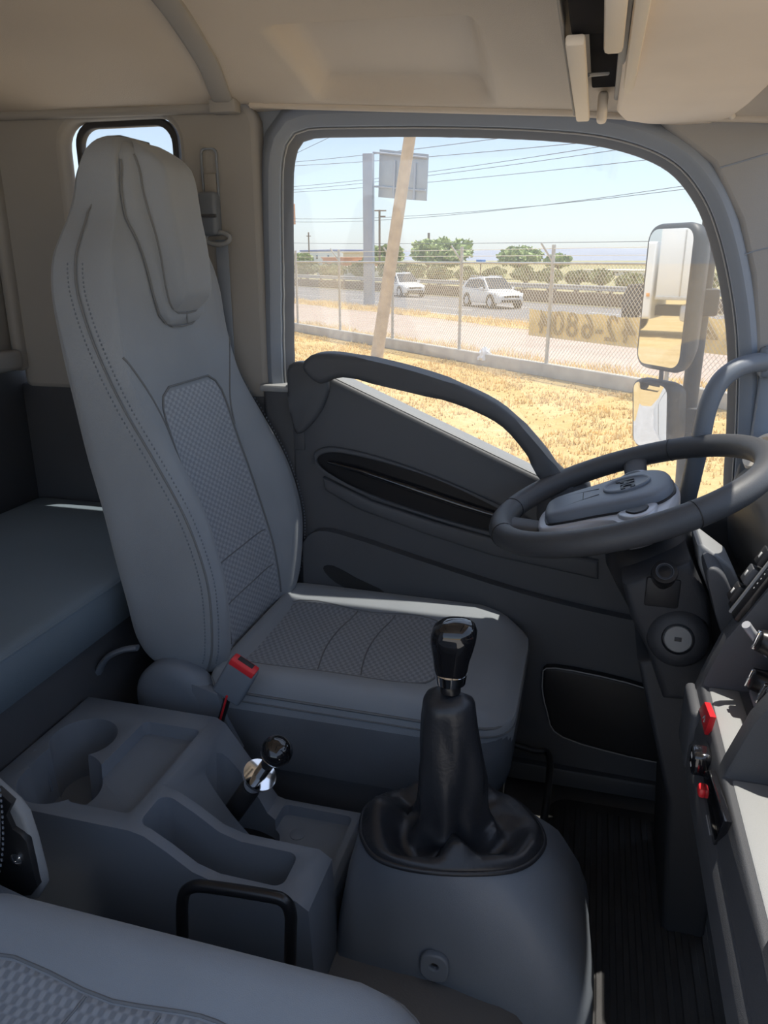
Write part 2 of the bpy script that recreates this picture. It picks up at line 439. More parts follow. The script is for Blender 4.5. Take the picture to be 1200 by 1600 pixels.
ring('inner_seal', [(-.004, 1.738), (-.003, 1.730), (.003, 1.722), (.007, 1.708), (.0105, 1.705), (.012, 1.715)], 'seal_in', fr)
ring('seal_bead', [(.0075, 1.709), (.0085, 1.703), (.0105, 1.703), (.0115, 1.709)], 'plastic_lt', fr)
g2 = grow(gl, .02)
struct(prism('window_1', [tuple(p) for p in g2], XZ(1.742), .005, 'glass', None, 0), 'driver door window glass, slightly dusty')

# ---- A pillar and front header, windscreen
ap = struct(plate('wall_pillar_front', [(.30, .66), (.318, .95), (.308, 1.10), (.285, 1.22), (.25, 1.32), (.19, 1.42), (.10, 1.485), (.04, 1.54), (.345, 1.56), (.48, 1.30), (.66, .95), (.74, .66)],
                  [], XZ(1.688), .06, 'pillar_grey', None, .010), 'grey trim of the front pillar beside the windscreen')
tube('trim_joint', [P(1125, 262, Y=1.688), P(1160, 252, Y=1.688), P(1200, 240, Y=1.688)], .0016, 'seal', ap, 6)
tube('trim_joint', [P(1163, 398, Y=1.688), P(1180, 392, Y=1.688), P(1210, 385, Y=1.688)], .0014, 'seal', ap, 6)
box('pillar_lower', (.325, 1.67, .55), (.36, 1.70, 1.09), 'seal', ap, .008)
wsn = [(.345, -.05, 1.49), (.345, 1.66, 1.49), (.74, 1.66, .90), (.74, -.05, .90)]
struct(mesh('window_3', wsn, [(0, 1, 2, 3)], 'glass_front'), 'sloping windscreen glass in front of the dashboard')
struct(box('wall_front', (.70, -.05, 0), (.78, 1.72, .90), 'plastic_dk', bev=.01), 'dark front bulkhead below the windscreen')
hd = struct(box('trim_3', (.30, -.05, 1.47), (.35, 1.70, 1.58), 'beige', bev=.02, seg=3), 'beige header rail above the windscreen')
# outer skin of the cab side, closes the wall
struct(box('wall_top', (-1.50, 1.702, 1.556), (.33, 1.76, 1.73), 'beige', bev=.004), 'beige cab wall band above the door opening')
struct(box('wall_skin', (-1.52, 1.775, -.25), (-.72, 1.80, .98), 'white', bev=.01), 'white outer cab skin below the quarter window')

# ---- driver door
door = thing('door_1', (-.2, 1.70, 0), 'charcoal driver door with arched grab rail and pull recess', None, None, 'structure')
belt = [(-.672, 1.01), (-.63, 1.025), (-.585, 1.003), (-.563, .990), (-.105, .797), (-.02, .765), (.10, .745), (.31, .735)]
outl = belt + [(.36, .70), (.36, .02), (-.60, .02), (-.672, .10)]
prism('panel', outl, XZ(1.668), .075, 'door_plastic', door, .010, 3)
prism('outer_skin', [(x, z - .03) for x, z in belt] + [(.40, .70), (.40, -.2), (-.60, -.2), (-.70, .10)], XZ(1.752), .03, 'white', door, .006)
# arched grab rail
ga = [P(x, y, Y=1.60)[[0, 2]] for x, y in ((474, 578), (478, 563), (492, 553), (530, 553), (600, 567), (670, 586), (740, 612), (790, 641), (832, 684), (868, 728), (900, 770),
      (880, 800), (850, 760), (835, 733), (818, 705), (785, 668), (745, 645), (690, 625), (610, 605), (535, 590), (500, 600))]
prism('grab_rail', smooth_poly(ga, 3), XZ(1.590), .062, 'plastic_dk', door, .014, 4)
prism('rail_mount', smooth_poly([(-.670, 1.02), (-.60, 1.02), (-.575, .975), (-.60, .91), (-.655, .86), (-.672, .93)], 5), XZ(1.652), .04, 'door_plastic', door, .012, 4)
loft('sill_strip', [[(x, 1.676, z + .001), (x, 1.680, z + .0035), (x, 1.735, z + .0035), (x, 1.738, z - .002), (x, 1.70, z - .006)] for x, z in ((-.575, .996), (-.563, .990), (-.45, .9424), (-.30, .8792), (-.18, .8286), (-.105, .797), (-.06, .781))], 'plastic_lt', door)
box('rail_foot', (-.09, 1.60, .70), (.02, 1.69, .80), 'plastic_dk', door, .02, 3)
# pull recess: raised rim, gloss black leaf and bright rail
leaf = [P(x, y, Y=1.665)[[0, 2]] for x, y in ((497, 722), (503, 710), (530, 707), (600, 722), (700, 755), (790, 795), (840, 822), (838, 838), (780, 832), (680, 806), (580, 772), (518, 742))]
leaf = smooth_poly(leaf, 4); lc = np.mean(leaf, 0)
rimo = [(lc[0] + (p[0] - lc[0]) * 1.035, lc[1] + (p[1] - lc[1]) * 1.16) for p in leaf]
plate('recess_rim', rimo, [leaf], XZ(1.656), .02, 'door_plastic', door, .004)
rc = prism('pull_recess', leaf, XZ(1.6645), .006, 'semi', door, 0)
tube('pull_rail', [P(x, y, Y=1.655) for x, y in ((512, 722), (560, 735), (640, 762), (720, 789), (790, 811), (835, 822))], [.003, .007, .009, .009, .007, .003], 'gloss', door, 10)
prism('recess_ledge', [P(x, y, Y=1.66)[[0, 2]] for x, y in ((505, 745), (580, 782), (680, 815), (780, 842), (935, 876), (935, 905), (770, 868), (660, 832), (560, 795), (508, 765))], XZ(1.652), .03, 'door_plastic', door, .008, 3)
# lower bulge with the map pocket
prism('lower_bulge', smooth_poly([(-.645, .55), (-.64, .60), (-.60, .63), (-.52, .62), (-.35, .578), (-.10, .52), (.10, .49), (.34, .467), (.36, .45), (.36, .25), (.36, .05), (.34, .03), (0, .03), (-.58, .03), (-.63, .06), (-.645, .3)], 3), XZ(1.640), .06, 'door_plastic', door, .02, 4)
prism('pocket_hole', smooth_poly([P(x, y, Y=1.639)[[0, 2]] for x, y in ((505, 888), (520, 884), (560, 905), (600, 925), (570, 930), (525, 910))], 3), XZ(1.6375), .004, 'black', door, 0)
pk = [P(x, y, Y=1.625)[[0, 2]] for x, y in ((848, 1060), (868, 1042), (1010, 1074), (1046, 1110), (1060, 1165), (1046, 1185), (1010, 1186), (880, 1150), (855, 1110))]
pk = smooth_poly(pk, 4); prism('map_pocket', pk, XZ(1.618), .03, 'black', door, .008, 3)
tube('pocket_rim', [(x, 1.619, z) for x, z in pk], .0016, 'plastic_lt', door, 6, closed=True)
prism('kick_strip', [(-.62, .035), (.36, .035), (.36, .075), (-.10, .085), (-.62, .10)], XZ(1.620), .03, 'plastic_dk', door, .006)
box('latch_plate', (-.668, 1.664, .82), (-.64, 1.672, .90), 'plastic_dk', door, .003)

# ---- sun visor
vz = lambda y: 1.497 + (1.58 - y) * .062
vp = []
for x, y in ((963, 178), (975, 190), (1010, 195), (1060, 197), (1110, 194), (1145, 184), (1172, 164), (1200, 138), (1235, 90), (1235, -60), (990, -60), (980, 20), (972, 110)):
    zz = 1.5
    for _ in range(12): p = P(x, y, Z=zz); zz = .5 * zz + .5 * vz(p[1])
    vp.append((p[0], p[1], p[2]))
vn = Vector((0, .062, 1)).normalized(); vo = Vector((vp[2]))
vm = frame(vo, -vn, (1, 0, 0)); vi = vm.inverted()
vis = thing('sun_visor', vp[3], 'wide cream fabric sun visor folded up under the roof', 'sun visor')
prism('panel', [tuple((vi @ Vector(p)).xy) for p in vp], vm, -.022, 'visor', vis, .009, 4)
tube('pivot_rod', [(.21, 1.66, 1.497), (.19, 1.60, 1.505), (.17, 1.50, 1.51)], .006, 'cream', vis)

# ---- overhead shelf with hanging flap
sh = thing('overhead_shelf', (-.03, 1.3, 1.52), 'cream overhead storage shelf with an open dark slot next to the visor', 'shelf')
def shp(x, y, Y): return Vector(P(x, y, Y=Y))
def slab(name, a, b, c, d, nrm, th, mat, parent, bev=.003):
    m = frame(a, nrm, Vector(b) - Vector(a)); i = m.inverted()
    return prism(name, [tuple((i @ Vector(p)).xy) for p in (a, b, c, d)], m, th, mat, parent, bev)
slab('front_board', (-.066, 1.60, 1.500), (-.062, .5, 1.535), (-.062, .5, 1.62), (-.066, 1.60, 1.535), (-1, 0, 0), .004, 'beige_wall', sh)
box('lower_lip', (-.064, 1.10, 1.494), (-.040, 1.598, 1.508), 'cream', sh, .004, mtx=Matrix.Rotation(R(-1.2), 3, 'X'))
box('slot_back', (-.04, .5, 1.54), (.02, 1.58, 1.56), 'matte', sh, .003)
box('inner_board', (.000, .5, 1.515), (.012, 1.56, 1.575), 'plastic_lt', sh, .003)
box('speaker_well', (-.058, .85, 1.515), (-.012, 1.12, 1.545), 'matte', sh, .004)
box('side_rail', (.012, .5, 1.505), (.030, 1.57, 1.56), 'cream', sh, .006)
box('end_tab', (-.028, 1.575, 1.485), (-.010, 1.612, 1.535), 'cream', sh, .007, 3)
box('latch_tab', (-.018, .90, 1.500), (.006, 1.16, 1.535), 'cream', sh, .006)
tube('latch_pin', [(-.040, 1.33, 1.512), (-.012, 1.37, 1.521)], .003, 'plastic_lt', sh, 6)

# ---- shoulder belt on the pillar
sb = thing('shoulder_belt', (-.84, 1.68, .98), 'grey shoulder belt anchor on the pillar behind the driver seat', 'seat belt')
plate('track', rrect(-.868, -.828, 1.37, 1.482, .012), [rrect(-.864, -.832, 1.374, 1.478, .010)], XZ(1.678), .006, 'seal', sb, .001)
box('track_slider', (-.863, 1.679, 1.372), (-.833, 1.686, 1.43), 'beige_wall', sb, .002)
bx_ = box('anchor_cover', (-.872, 1.655, 1.300), (-.828, 1.690, 1.392), 'plastic', sb, .009, 3)
box('cover_band', (-.873, 1.652, 1.338), (-.827, 1.66, 1.345), 'plastic_dk', sb, .002)
tube('belt_loop', [(-.845 + .030 * math.cos(t) + .012, 1.668, 1.295 + .013 * math.sin(t)) for t in np.linspace(0, 2 * math.pi, 20, endpoint=False)], .0055, 'plastic_lt', sb, 8, True)
box('webbing', (-.842, 1.674, .66), (-.812, 1.676, 1.292), 'seal', sb, .0008)

# ================================================================== seats
SEC = np.array([  # z, back, side seam, crest, centre front, half width
    (.455, -.800, -.715, -.690, -.690, .190), (.475, -.835, -.690, -.662, -.684, .212), (.53, -.855, -.665, -.646, -.684, .231),
    (.62, -.864, -.655, -.640, -.695, .240), (.70, -.876, -.660, -.648, -.716, .242), (.80, -.892, -.690, -.674, -.744, .241),
    (.90, -.914, -.742, -.724, -.772, .238), (1.0, -.932, -.800, -.776, -.792, .234), (1.1, -.948, -.845, -.802, -.800, .230),
    (1.19, -.958, -.872, -.812, -.802, .224), (1.25, -.960, -.882, -.822, -.805, .206), (1.29, -.957, -.885, -.832, -.810, .178),
    (1.325, -.953, -.887, -.838, -.816, .150), (1.36, -.948, -.888, -.840, -.820, .133), (1.40, -.940, -.885, -.842, -.825, .124),
    (1.435, -.928, -.882, -.850, -.838, .106), (1.455, -.915, -.880, -.860, -.852, .082), (1.466, -.902, -.880, -.870, -.866, .05)])
SY = 1.42
def sec_at(z): return [np.interp(z, SEC[:, 0], SEC[:, i]) for i in range(1, 6)]
FZ = np.concatenate([[.455, .460, .467], np.linspace(.475, 1.30, 56), np.linspace(1.312, 1.45, 16), [1.457, 1.462, 1.466]])
FS = np.array(crom(list(SEC), 8))
def sec_s(z): return [float(np.interp(z, FS[:, 0], FS[:, i])) for i in range(1, 6)]
def half(z):
    xb, xs_, xc, xf, wd = sec_s(z)
    return [(xb, 0), (xb + .002, .5 * wd), (xb + .012, .84 * wd), (xb + .036, .975 * wd), ((xb + xs_) / 2, wd), (xs_ - .01, .995 * wd), (xs_ + .006, .97 * wd),
            (xc - .004, .91 * wd), (xc, .83 * wd), (xc - .18 * (xc - xf), .72 * wd), (xc - .62 * (xc - xf), .60 * wd), (xf + .05 * (xc - xf), .47 * wd), (xf, .30 * wd), (xf, 0)]
def section(z):
    h = half(z); full = h + [(x, -y) for x, y in h[-2:0:-1]]
    return crom(full, 4, True)
FXC = {}
def front_x(y, z):
    key = round(z, 4)
    if key not in FXC:
        h = crom([np.array(p) for p in half(z)], 6)[42:]
        FXC[key] = (np.array([p[1] for p in h])[::-1], np.array([p[0] for p in h])[::-1])
    yy, xx = FXC[key]
    return float(np.interp(abs(y), yy, xx))
def front_patch(name, aw, z0, z1, off, mat, parent, nz=36, nu=16, edge=.25, lift=0):
    vs, fs = [], []
    for i in range(nz + 1):
        v = i / nz; z = z0 + (z1 - z0) * v; a = aw(z)
        for j in range(nu + 1):
            u = -1 + 2 * j / nu; y = a * u
            k = min((1 - abs(u)) / edge, v / (edge * .5), (1 - v) / (edge * .5), 1); k = max(k, 0); k = math.sin(k * math.pi / 2)
            vs.append((front_x(y, z) + lift + off * k, SY + y, z))
    n = nu + 1
    for i in range(nz):
        for j in range(nu): fs.append((i * n + j, i * n + j + 1, (i + 1) * n + j + 1, (i + 1) * n + j))
    return mesh(name, vs, fs, mat, parent, 180)

def cushion(z_in, parent):
    loops = []
    def tz(x, y, base):
        d = abs(y - SY) / .24
        bol = .028 * sstep(.45, .85, d) * (1 - .9 * sstep(.9, 1.05, d)) * sstep(-.10, -.25, x)
        return base + bol - .012 * sstep(-.16, -.07, x)
    spec = [(.025, .31), (.012, .325), (.004, .36), (0, .42), (.001, .440), (.006, .452), (.016, .462), (.030, .466), (.055, .466), (.085, .462), (.12, .460), (.16, .459), (.20, .459)]
    for ins, z in spec:
        pts = rrect(-.675 + ins * .4, -.085 - ins, SY - .242 + ins, SY + .242 - ins, [.03, max(.10 - ins * .4, .02), max(.10 - ins * .4, .02), .03], 8)
        loops.append([(x, y, tz(x, y, z) if z > .45 else z - (.02 if x < -.3 else 0) * 0) for x, y in pts])
    return loft('cushion', loops, 'fabric', parent, ang=60), tz

def make_seat():
    t = thing('driver_seat', (-.42, SY, .2), 'grey high-backed driver seat with woven centre panels beside the door', 'seat', 'cab seats')
    bk = loft('backrest', [[(x, SY + y, z) for x, y in section(z)] for z in FZ], 'fabric', t, ang=180)
    # side panels follow the shell, darker lower sides come from the light only
    for s in (-1, 1):
        zz = np.linspace(.475, 1.33, 60)
        tube('seam', [(sec_s(z)[1] + .002, SY + s * (sec_s(z)[4] * .985 + .0012), z) for z in zz] +
             [(sec_s(z)[1] + .002 + (z - 1.33) * .2, SY + s * sec_s(z)[4] * (.985 - (z - 1.33) * 2.2), z) for z in np.linspace(1.34, 1.44, 8)], .0022, 'seam', bk, 6)
        for k, dx in enumerate((-.012, .013)):
            vs, fs = [], []; zs = np.arange(.50, 1.25, .0075)
            for z in zs:
                sc = sec_s(z); x = sc[1] + dx; y = SY + s * (sc[4] * (.995 if dx < 0 else .962) + .0008); b = len(vs)
                vs += [(x - .0011, y, z - .0021), (x + .0011, y, z - .0021), (x + .0011, y, z + .0021), (x - .0011, y, z + .0021),
                       (x - .0008, y + s * .0014, z - .0016), (x + .0008, y + s * .0014, z - .0016), (x + .0008, y + s * .0014, z + .0016), (x - .0008, y + s * .0014, z + .0016)]
                fs += [(b + 4, b + 5, b + 6, b + 7), (b, b + 1, b + 5, b + 4), (b + 1, b + 2, b + 6, b + 5), (b + 2, b + 3, b + 7, b + 6), (b + 3, b, b + 4, b + 7)]
            sto = mesh('stitching', vs, fs, 'plastic', bk, 180); sto['kind'] = 'stuff'
    def aw(z):
        a = fx([.47, .60, .72, .85, .95, .985, 1.004, 1.012], [.135, .132, .130, .128, .128, .122, .105, .085], z); return a
    ins = front_patch('centre_panel', aw, .465, 1.012, .006, 'weave_back', t, 44, 20, .12, -.002)
    for z in (.575, .66):
        tube('seam', [(front_x(y, z) + .0035, SY + y, z) for y in np.linspace(-.118, .118, 20)], .0018, 'seam', ins, 6)
    # outline seam of the upper panel: a shallow V from the shoulders into the bolsters
    tube('seam', [(front_x(aw(z) * s, z) + .001, SY + aw(z) * s, z) for s, z in [(-1, z) for z in np.linspace(.50, 1.0, 24)]] +
         [(front_x(y, 1.014) + .001, SY + y, 1.014) for y in np.linspace(-.08, .08, 10)] +
         [(front_x(aw(z), z) + .001, SY + aw(z), z) for z in np.linspace(1.0, .50, 24)], .0024, 'seam', bk, 6)
    for s in (-1, 1):
        tube('seam', [(front_x(y, z) + .0005, SY + s * y, z) for y, z in [tuple(p) for p in crom([(.130, .90), (.140, .955), (.170, 1.02), (.210, 1.085)], 6)]], .0022, 'seam', bk, 6)
    # headrest: outer U band, raised inner pad
    ob = lambda z: fx([1.125, 1.132, 1.15, 1.19, 1.25, 1.32, 1.38, 1.43, 1.455], [.035, .062, .083, .098, .108, .112, .108, .09, .06], z)
    ib = lambda z: fx([1.150, 1.157, 1.175, 1.21, 1.28, 1.38, 1.43, 1.455], [.03, .052, .066, .073, .076, .078, .072, .05], z)
    hr = front_patch('headrest_band', ob, 1.125, 1.455, .017, 'fabric', t, 44, 30, .12, -.002)
    hp_ = front_patch('headrest_pad', ib, 1.150, 1.456, .036, 'fabric', t, 44, 28, .34, .013)
    tube('seam', [(front_x(ib(z), z) + .0155, SY - ib(z), z) for z in np.linspace(1.43, 1.151, 26)] + [(front_x(0, 1.149) + .0155, SY, 1.149)] +
         [(front_x(ib(z), z) + .0155, SY + ib(z), z) for z in np.linspace(1.151, 1.43, 26)], .0022, 'seam', hp_, 6)
    tube('seam', [(front_x(ob(z), z) + .003, SY - ob(z), z) for z in np.linspace(1.42, 1.126, 26)] + [(front_x(0, 1.124) + .003, SY, 1.124)] +
         [(front_x(ob(z), z) + .003, SY + ob(z), z) for z in np.linspace(1.126, 1.42, 26)], .0022, 'seam', hr, 6)
    tube('seam', [(front_x(0, z) + .0145, SY, z) for z in np.linspace(1.13, 1.155, 6)], .0018, 'seam', hr, 6)
    # cushion
    cu, tz = cushion(0, t)
    pts = smooth_poly([(-.66, SY - .135), (-.45, SY - .142), (-.33, SY - .148), (-.265, SY - .12), (-.243, SY - .05), (-.243, SY + .05), (-.265, SY + .12), (-.33, SY + .148), (-.45, SY + .142), (-.66, SY + .135)], 5)
    c = np.array([-.46, SY]); lp = []
    for k in (1.0, .97, .9, .75, .5, .25, .03):
        lp.append([(c[0] + (x - c[0]) * k, c[1] + (y - c[1]) * k, tz(c[0] + (x - c[0]) * k, c[1] + (y - c[1]) * k, .4605) + (.004 if k < .95 else .002 if k < 1 else -.002)) for x, y in pts])
    ci = loft('cushion_panel', lp, 'weave_seat', t, cap=(False, True), ang=180)
    tube('seam', [(x, y, tz(x, y, .4605) + .001) for x, y in pts], .0022, 'seam', cu, 6, True)
    for x in (-.50, -.41):
        tube('seam', [(x + .02 * (abs(y) / .14) ** 2, SY + y, tz(x, SY + y, .465)) for y in np.linspace(-.138, .138, 16)], .0016, 'seam', ci, 6)
    ed = rrect(-.672, -.089, SY - .239, SY + .239, [.03, .098, .098, .03], 8)
    tube('seam', [(x, y, tz(x, y, .447)) for x, y in ed], .0026, 'seam', cu, 6, True)
    ed2 = rrect(-.671, -.084, SY - .2425, SY + .2425, [.03, .099, .099, .03], 8)
    tube('seam', [(x, y, tz(x, y, .434)) for x, y in ed2], .0016, 'seam', cu, 6, True)
    sk = loft('cushion_skirt', [[(x, y, z) for x, y in rrect(-.66 + i, -.088 - i, SY - .2435 + i, SY + .2435 - i, [.03, .096, .096, .03], 8)] for i, z in ((.03, .285), (.006, .295), (0, .32), (0, .418), (.004, .428))], 'fabric_dark', t, cap=(True, False), ang=50)
    for s in (-1, 1):
        y = SY + s * .245
        dm = frame((-.745, y - s * .03, .415), (0, s, 0))
        lathe('recliner_cover', [(.088, 0), (.088, .022), (.080, .034), (.05, .040), (.0, .041)], dm, 'plastic', t, 32, 60)
        prism('recliner_arm', [(-.70, .47), (-.645, .455), (-.63, .40), (-.60, .34), (-.66, .32), (-.74, .34)], XZ(y - (.018 if s > 0 else .008)), .026, 'plastic', t, .006)
    box('base', (-.66, SY - .225, .0), (-.12, SY + .225, .29), 'plastic_dk', t, .015, 3)
    prism('front_bracket', [(-.18, .285), (-.115, .315), (-.10, .28), (-.135, .20), (-.18, .20)], XZ(SY - .225), .03, 'plastic', t, .004)
    tube('slide_bar', crom([(-.12, SY - .14, .20), (-.055, SY - .15, .19), (-.022, SY - .14, .185), (-.02, SY + .10, .18), (-.06, SY + .12, .18), (-.12, SY + .12, .19)], 5), .008, 'black', t)
    tube('bar_drop', [(-.022, SY - .14, .185), (-.018, SY - .145, .12), (-.02, SY - .148, .05)], .006, 'black', t)
    box('slide_rail', (-.60, SY - .20, .0), (-.06, SY - .16, .06), 'metal_dk', t, .004)
    return t
seat = make_seat()

def copy_tree(o, parent=None):
    c = o.copy(); COL.objects.link(c)
    if parent is not None: c.parent = parent; c.matrix_parent_inverse = o.matrix_parent_inverse.copy()
    for ch in list(o.children): copy_tree(ch, c)
    return c
kids = list(seat.children)
seat2 = copy_tree(seat)
seat2.location = Vector(seat.location) + Vector((.005, -1.035, .018))
seat2.name = 'passenger_seat'
tag(seat2, 'grey passenger seat with woven cushion, cropped by the lower left corner', 'seat')

# bracket hardware of the passenger seat
pb = thing('belt_anchor', (-.60, .66, .2), 'grey plastic belt anchor shell with dark slot next to the passenger seat', 'belt anchor')
an = [P(x, y, Y=.672)[[0, 2]] for x, y in ((-30, 1195), (2, 1225), (30, 1250), (45, 1270), (58, 1310), (72, 1365), (74, 1380), (64, 1398), (45, 1402), (10, 1400), (-30, 1390))]
prism('shell', an, XZ(.662), .018, 'plastic_lt', pb, .006, 3)
an2 = [P(x, y, Y=.66)[[0, 2]] for x, y in ((-30, 1215), (0, 1232), (22, 1252), (14, 1270), (24, 1292), (36, 1300), (46, 1312), (58, 1365), (62, 1382), (52, 1395), (20, 1397), (-30, 1380))]
prism('slot', an2, XZ(.655), .01, 'black', pb, .001)
lathe('bolt', [(.0, 0), (.009, 0), (.009, .004), (.005, .007), (0, .008)], frame(P(28, 1340, Y=.656), (0, -1, 0)), 'chrome', pb, 12)
box('foot', (-.70, .655, .2), (-.62, .68, .34), 'black', pb, .004)

# belt buckle on the driver seat
bu = thing('belt_buckle', P(345, 1140, Y=1.14), 'grey seat belt buckle with red release button by the driver cushion', 'buckle')
a_, b_ = Vector(P(360, 1078, Y=1.135)), Vector(P(394, 1018, Y=1.135)); ax_ = (b_ - a_).normalized()
bm_ = frame(a_ - ax_ * .012, ax_, (1, 0, -.3))
def bx_local(name, lo, hi, mat, parent, m, bev=.003, seg=2):
    o = box(name, lo, hi, mat, None, bev, seg); o.data.transform(m); COL.objects.unlink(o); return link(o, parent)
bx_local('body', (-.029, -.013, -.004), (.029, .013, .078), 'plastic', bu, bm_, .006, 3)
rb = bx_local('release_button', (-.026, -.0135, .068), (.026, .0125, .082), 'red', bu, bm_, .003)
bx_local('tongue_slot', (-.016, -.004, .078), (.016, .0095, .0828), 'black', rb, bm_, .001)
web = [a_ - ax_ * .005, Vector(P(350, 1110, Y=1.145)), Vector(P(338, 1150, Y=1.155)), Vector(P(332, 1190, Y=1.16))]
tube('stalk', crom(web, 5), .013, 'black', bu, 10, flat=.5)
tube('warning_wire', crom([p + Vector((.002, -.014, 0)) for p in web[:3]], 5), .0022, 'red', bu, 6)

# ---- bunk
bk = thing('bunk_bed', (-1.1, .85, 0), 'blue-grey vinyl bunk mattress behind the seats', 'bunk')
lps = []
for i, z in ((.012, .545), (0, .552), (0, .628), (.004, .637), (.014, .642), (.03, .644), (.1, .645)):
    lps.append([(x, y, z) for x, y in rrect(-1.42 + i, -.878 - i, -.04 + i, 1.685 - i, .02, 4)])
mt = loft('mattress', lps, 'vinyl', bk, ang=60)
tube('piping', [(-.880, y, .636) for y in np.linspace(-.03, 1.67, 12)], .003, 'vinyl', mt, 6)
box('base', (-1.42, -.04, 0), (-.895, 1.685, .548), 'plastic_dk', bk, .008)
lo = tube('strap_loop', crom([P(158, 1100, Y=1.16), P(152, 1060, Y=1.16), P(165, 1030, Y=1.16), P(190, 1016, Y=1.17), P(215, 1012, Y=1.18)], 6), .015, 'plastic', None, 8, flat=.4)
tag(lo, 'grey curved strap loop between the bunk and driver seat', 'strap')

# ================================================================== centre console, levers
co = thing('centre_console', (-.62, .95, .2), 'grey plastic centre console with cup holders and trays between the seats', 'console')
near_p = [(-.885, .20), (-.885, .450), (-.605, .450), (-.580, .445), (-.545, .425), (-.505, .398), (-.47, .388), (-.345, .386), (-.325, .372), (-.318, .20)]
far_p = [(-.885, .20), (-.885, .450), (-.615, .450), (-.597, .440), (-.500, .300), (-.485, .296), (-.338, .296), (-.330, .286), (-.328, .20)]
body = prism('body', near_p, XZ(.800), .104, 'plastic', co, 0)
add = prism('tmp', far_p, XZ(.892), .211, 'plastic', None, 0)
md = body.modifiers.new('u', 'BOOLEAN'); md.operation = 'UNION'; md.solver = 'EXACT'; md.object = add
bpy.context.view_layer.update()
me = bpy.data.meshes.new_from_object(body.evaluated_get(bpy.context.evaluated_depsgraph_get()))
body.modifiers.clear(); body.data = me; bpy.data.objects.remove(add)
def cup(x, y, r): return lathe('tmp', [(r * .88, .335), (r, .47)], Matrix.Translation((x, y, 0)), 'plastic', None, 40)
cut = [cup(-.782, .880, .066), cup(-.812, .986, .058), box('tmp', (-.850, .89, .345), (-.775, .975, .47), 'plastic', None, .0),
       prism('tmp', rrect(-.735, -.622, .832, 1.058, .012), XY(.424), .05, 'plastic', None, 0),
       prism('tmp', rrect(-.482, -.350, .915, 1.090, .012), XY(.274), .04, 'plastic', None, 0),
       prism('tmp', rrect(-.600, -.372, .818, .886, .016), XY(.27), .22, 'plastic', None, 0),
       prism('tmp', smooth_poly([(-.585, 1.0), (-.57, .985), (-.52, .985), (-.472, 1.0), (-.465, 1.02), (-.48, 1.045), (-.53, 1.06), (-.58, 1.05)], 4), XY(.25), .22, 'plastic', None, 0)]
carve(body, cut, .0035)
lathe('screw_cover', [(.0, 0), (.014, 0), (.014, .0012), (.012, .002), (0, .002)], Matrix.Translation((-.44, 1.045, .274)), 'plastic', co, 20)
lathe('screw_cover', [(.0, 0), (.012, 0), (.012, .0012), (.010, .002), (0, .002)], Matrix.Translation((-.42, .862, .27)), 'plastic', co, 20)
box('slot_floor', (-.60, .97, .235), (-.46, 1.07, .252), 'black', co, .002)
tube('cup_rib', [(-.872, .932, .448), (-.855, .932, .440), (-.85, .933, .37)], .004, 'plastic', co, 6)

hb = thing('handbrake_lever', (-.52, 1.01, .26), 'handbrake lever with chrome flange and glossy black knob on the console', 'lever')
h0, h1 = Vector((-.562, 1.022, .30)), Vector((-.452, .985, .478)); hx = (h1 - h0).normalized()
def hm(t): return frame(h0 + hx * t, hx)
L_ = (h1 - h0).length
lathe('shaft', [(.010, 0), (.010, L_ * .55), (.015, L_ * .56), (.0165, L_ * .58), (.0165, L_ * .70), (.012, L_ * .71)], hm(0), 'silver', hb)
lathe('base_sleeve', [(.012, -.03), (.018, .0), (.018, L_ * .50), (.013, L_ * .53)], hm(0), 'black', hb)
lathe('flange', [(.012, L_ * .70), (.027, L_ * .695), (.030, L_ * .71), (.029, L_ * .73), (.012, L_ * .74)], hm(0), 'chrome', hb, 32)
lathe('neck', [(.0115, L_ * .72), (.0115, L_ * 1.0), (.012, L_ * 1.01)], hm(0), 'gloss', hb)
lathe('knob', [(.011, L_ * .985), (.019, L_ * 1.0), (.024, L_ * 1.03), (.0265, L_ * 1.075), (.025, L_ * 1.12), (.018, L_ * 1.155), (.008, L_ * 1.17), (0, L_ * 1.172)], hm(0), 'gloss', hb, 28, 60)

hp = tube('grab_hoop', crom([P(286, 1500, Y=.735), P(285, 1450, Y=.735), P(286, 1402, Y=.735), P(300, 1386, Y=.735), P(330, 1386, Y=.735), P(420, 1400, Y=.735), P(444, 1408, Y=.735), P(454, 1428, Y=.735), P(454, 1470, Y=.735), P(452, 1640, Y=.735)], 4), .0085, 'semi')
tag(hp, 'black tubular hoop standing beside the console near the passenger seat', 'hoop')

# ---- gear lever housing and gear lever
gh = thing('gear_housing', (-.15, .97, .2), 'grey moulded housing on the hump under the gear lever boot', 'housing')
rg = smooth_poly([P(x, y, Z=.4)[:2] for x, y in ((567, 1288), (575, 1265), (610, 1246), (700, 1238), (790, 1250), (830, 1280), (848, 1312), (838, 1340), (800, 1362), (720, 1367), (640, 1360), (588, 1342), (568, 1312))], 4)
rg = resample(rg, 64, (-.155, .98))
bt = resample(smooth_poly([(-.325, .90), (-.30, .885), (-.16, .882), (-.06, .865), (.06, .87), (.085, .93), (.075, 1.05), (.06, 1.17), (-.05, 1.20), (-.22, 1.165), (-.32, 1.12), (-.33, 1.0)], 4), 64, (-.155, .98))
lps = []
for k, z in ((0, .02), (0, .10), (.05, .20), (.22, .26), (.50, .33), (.80, .375), (.94, .392), (1.0, .400), (1.03, .402), (1.12, .396)):
    lps.append([(*(b * (1 - k) + a * k), z if not (z < .2 and y_ < -1) else z) for a, b, y_ in ((a, b, 0) for a, b in zip(rg, bt))])
loft('body', lps, 'plastic', gh, cap=(False, False), ang=60)
c0 = P(680, 1503, Y=.880)
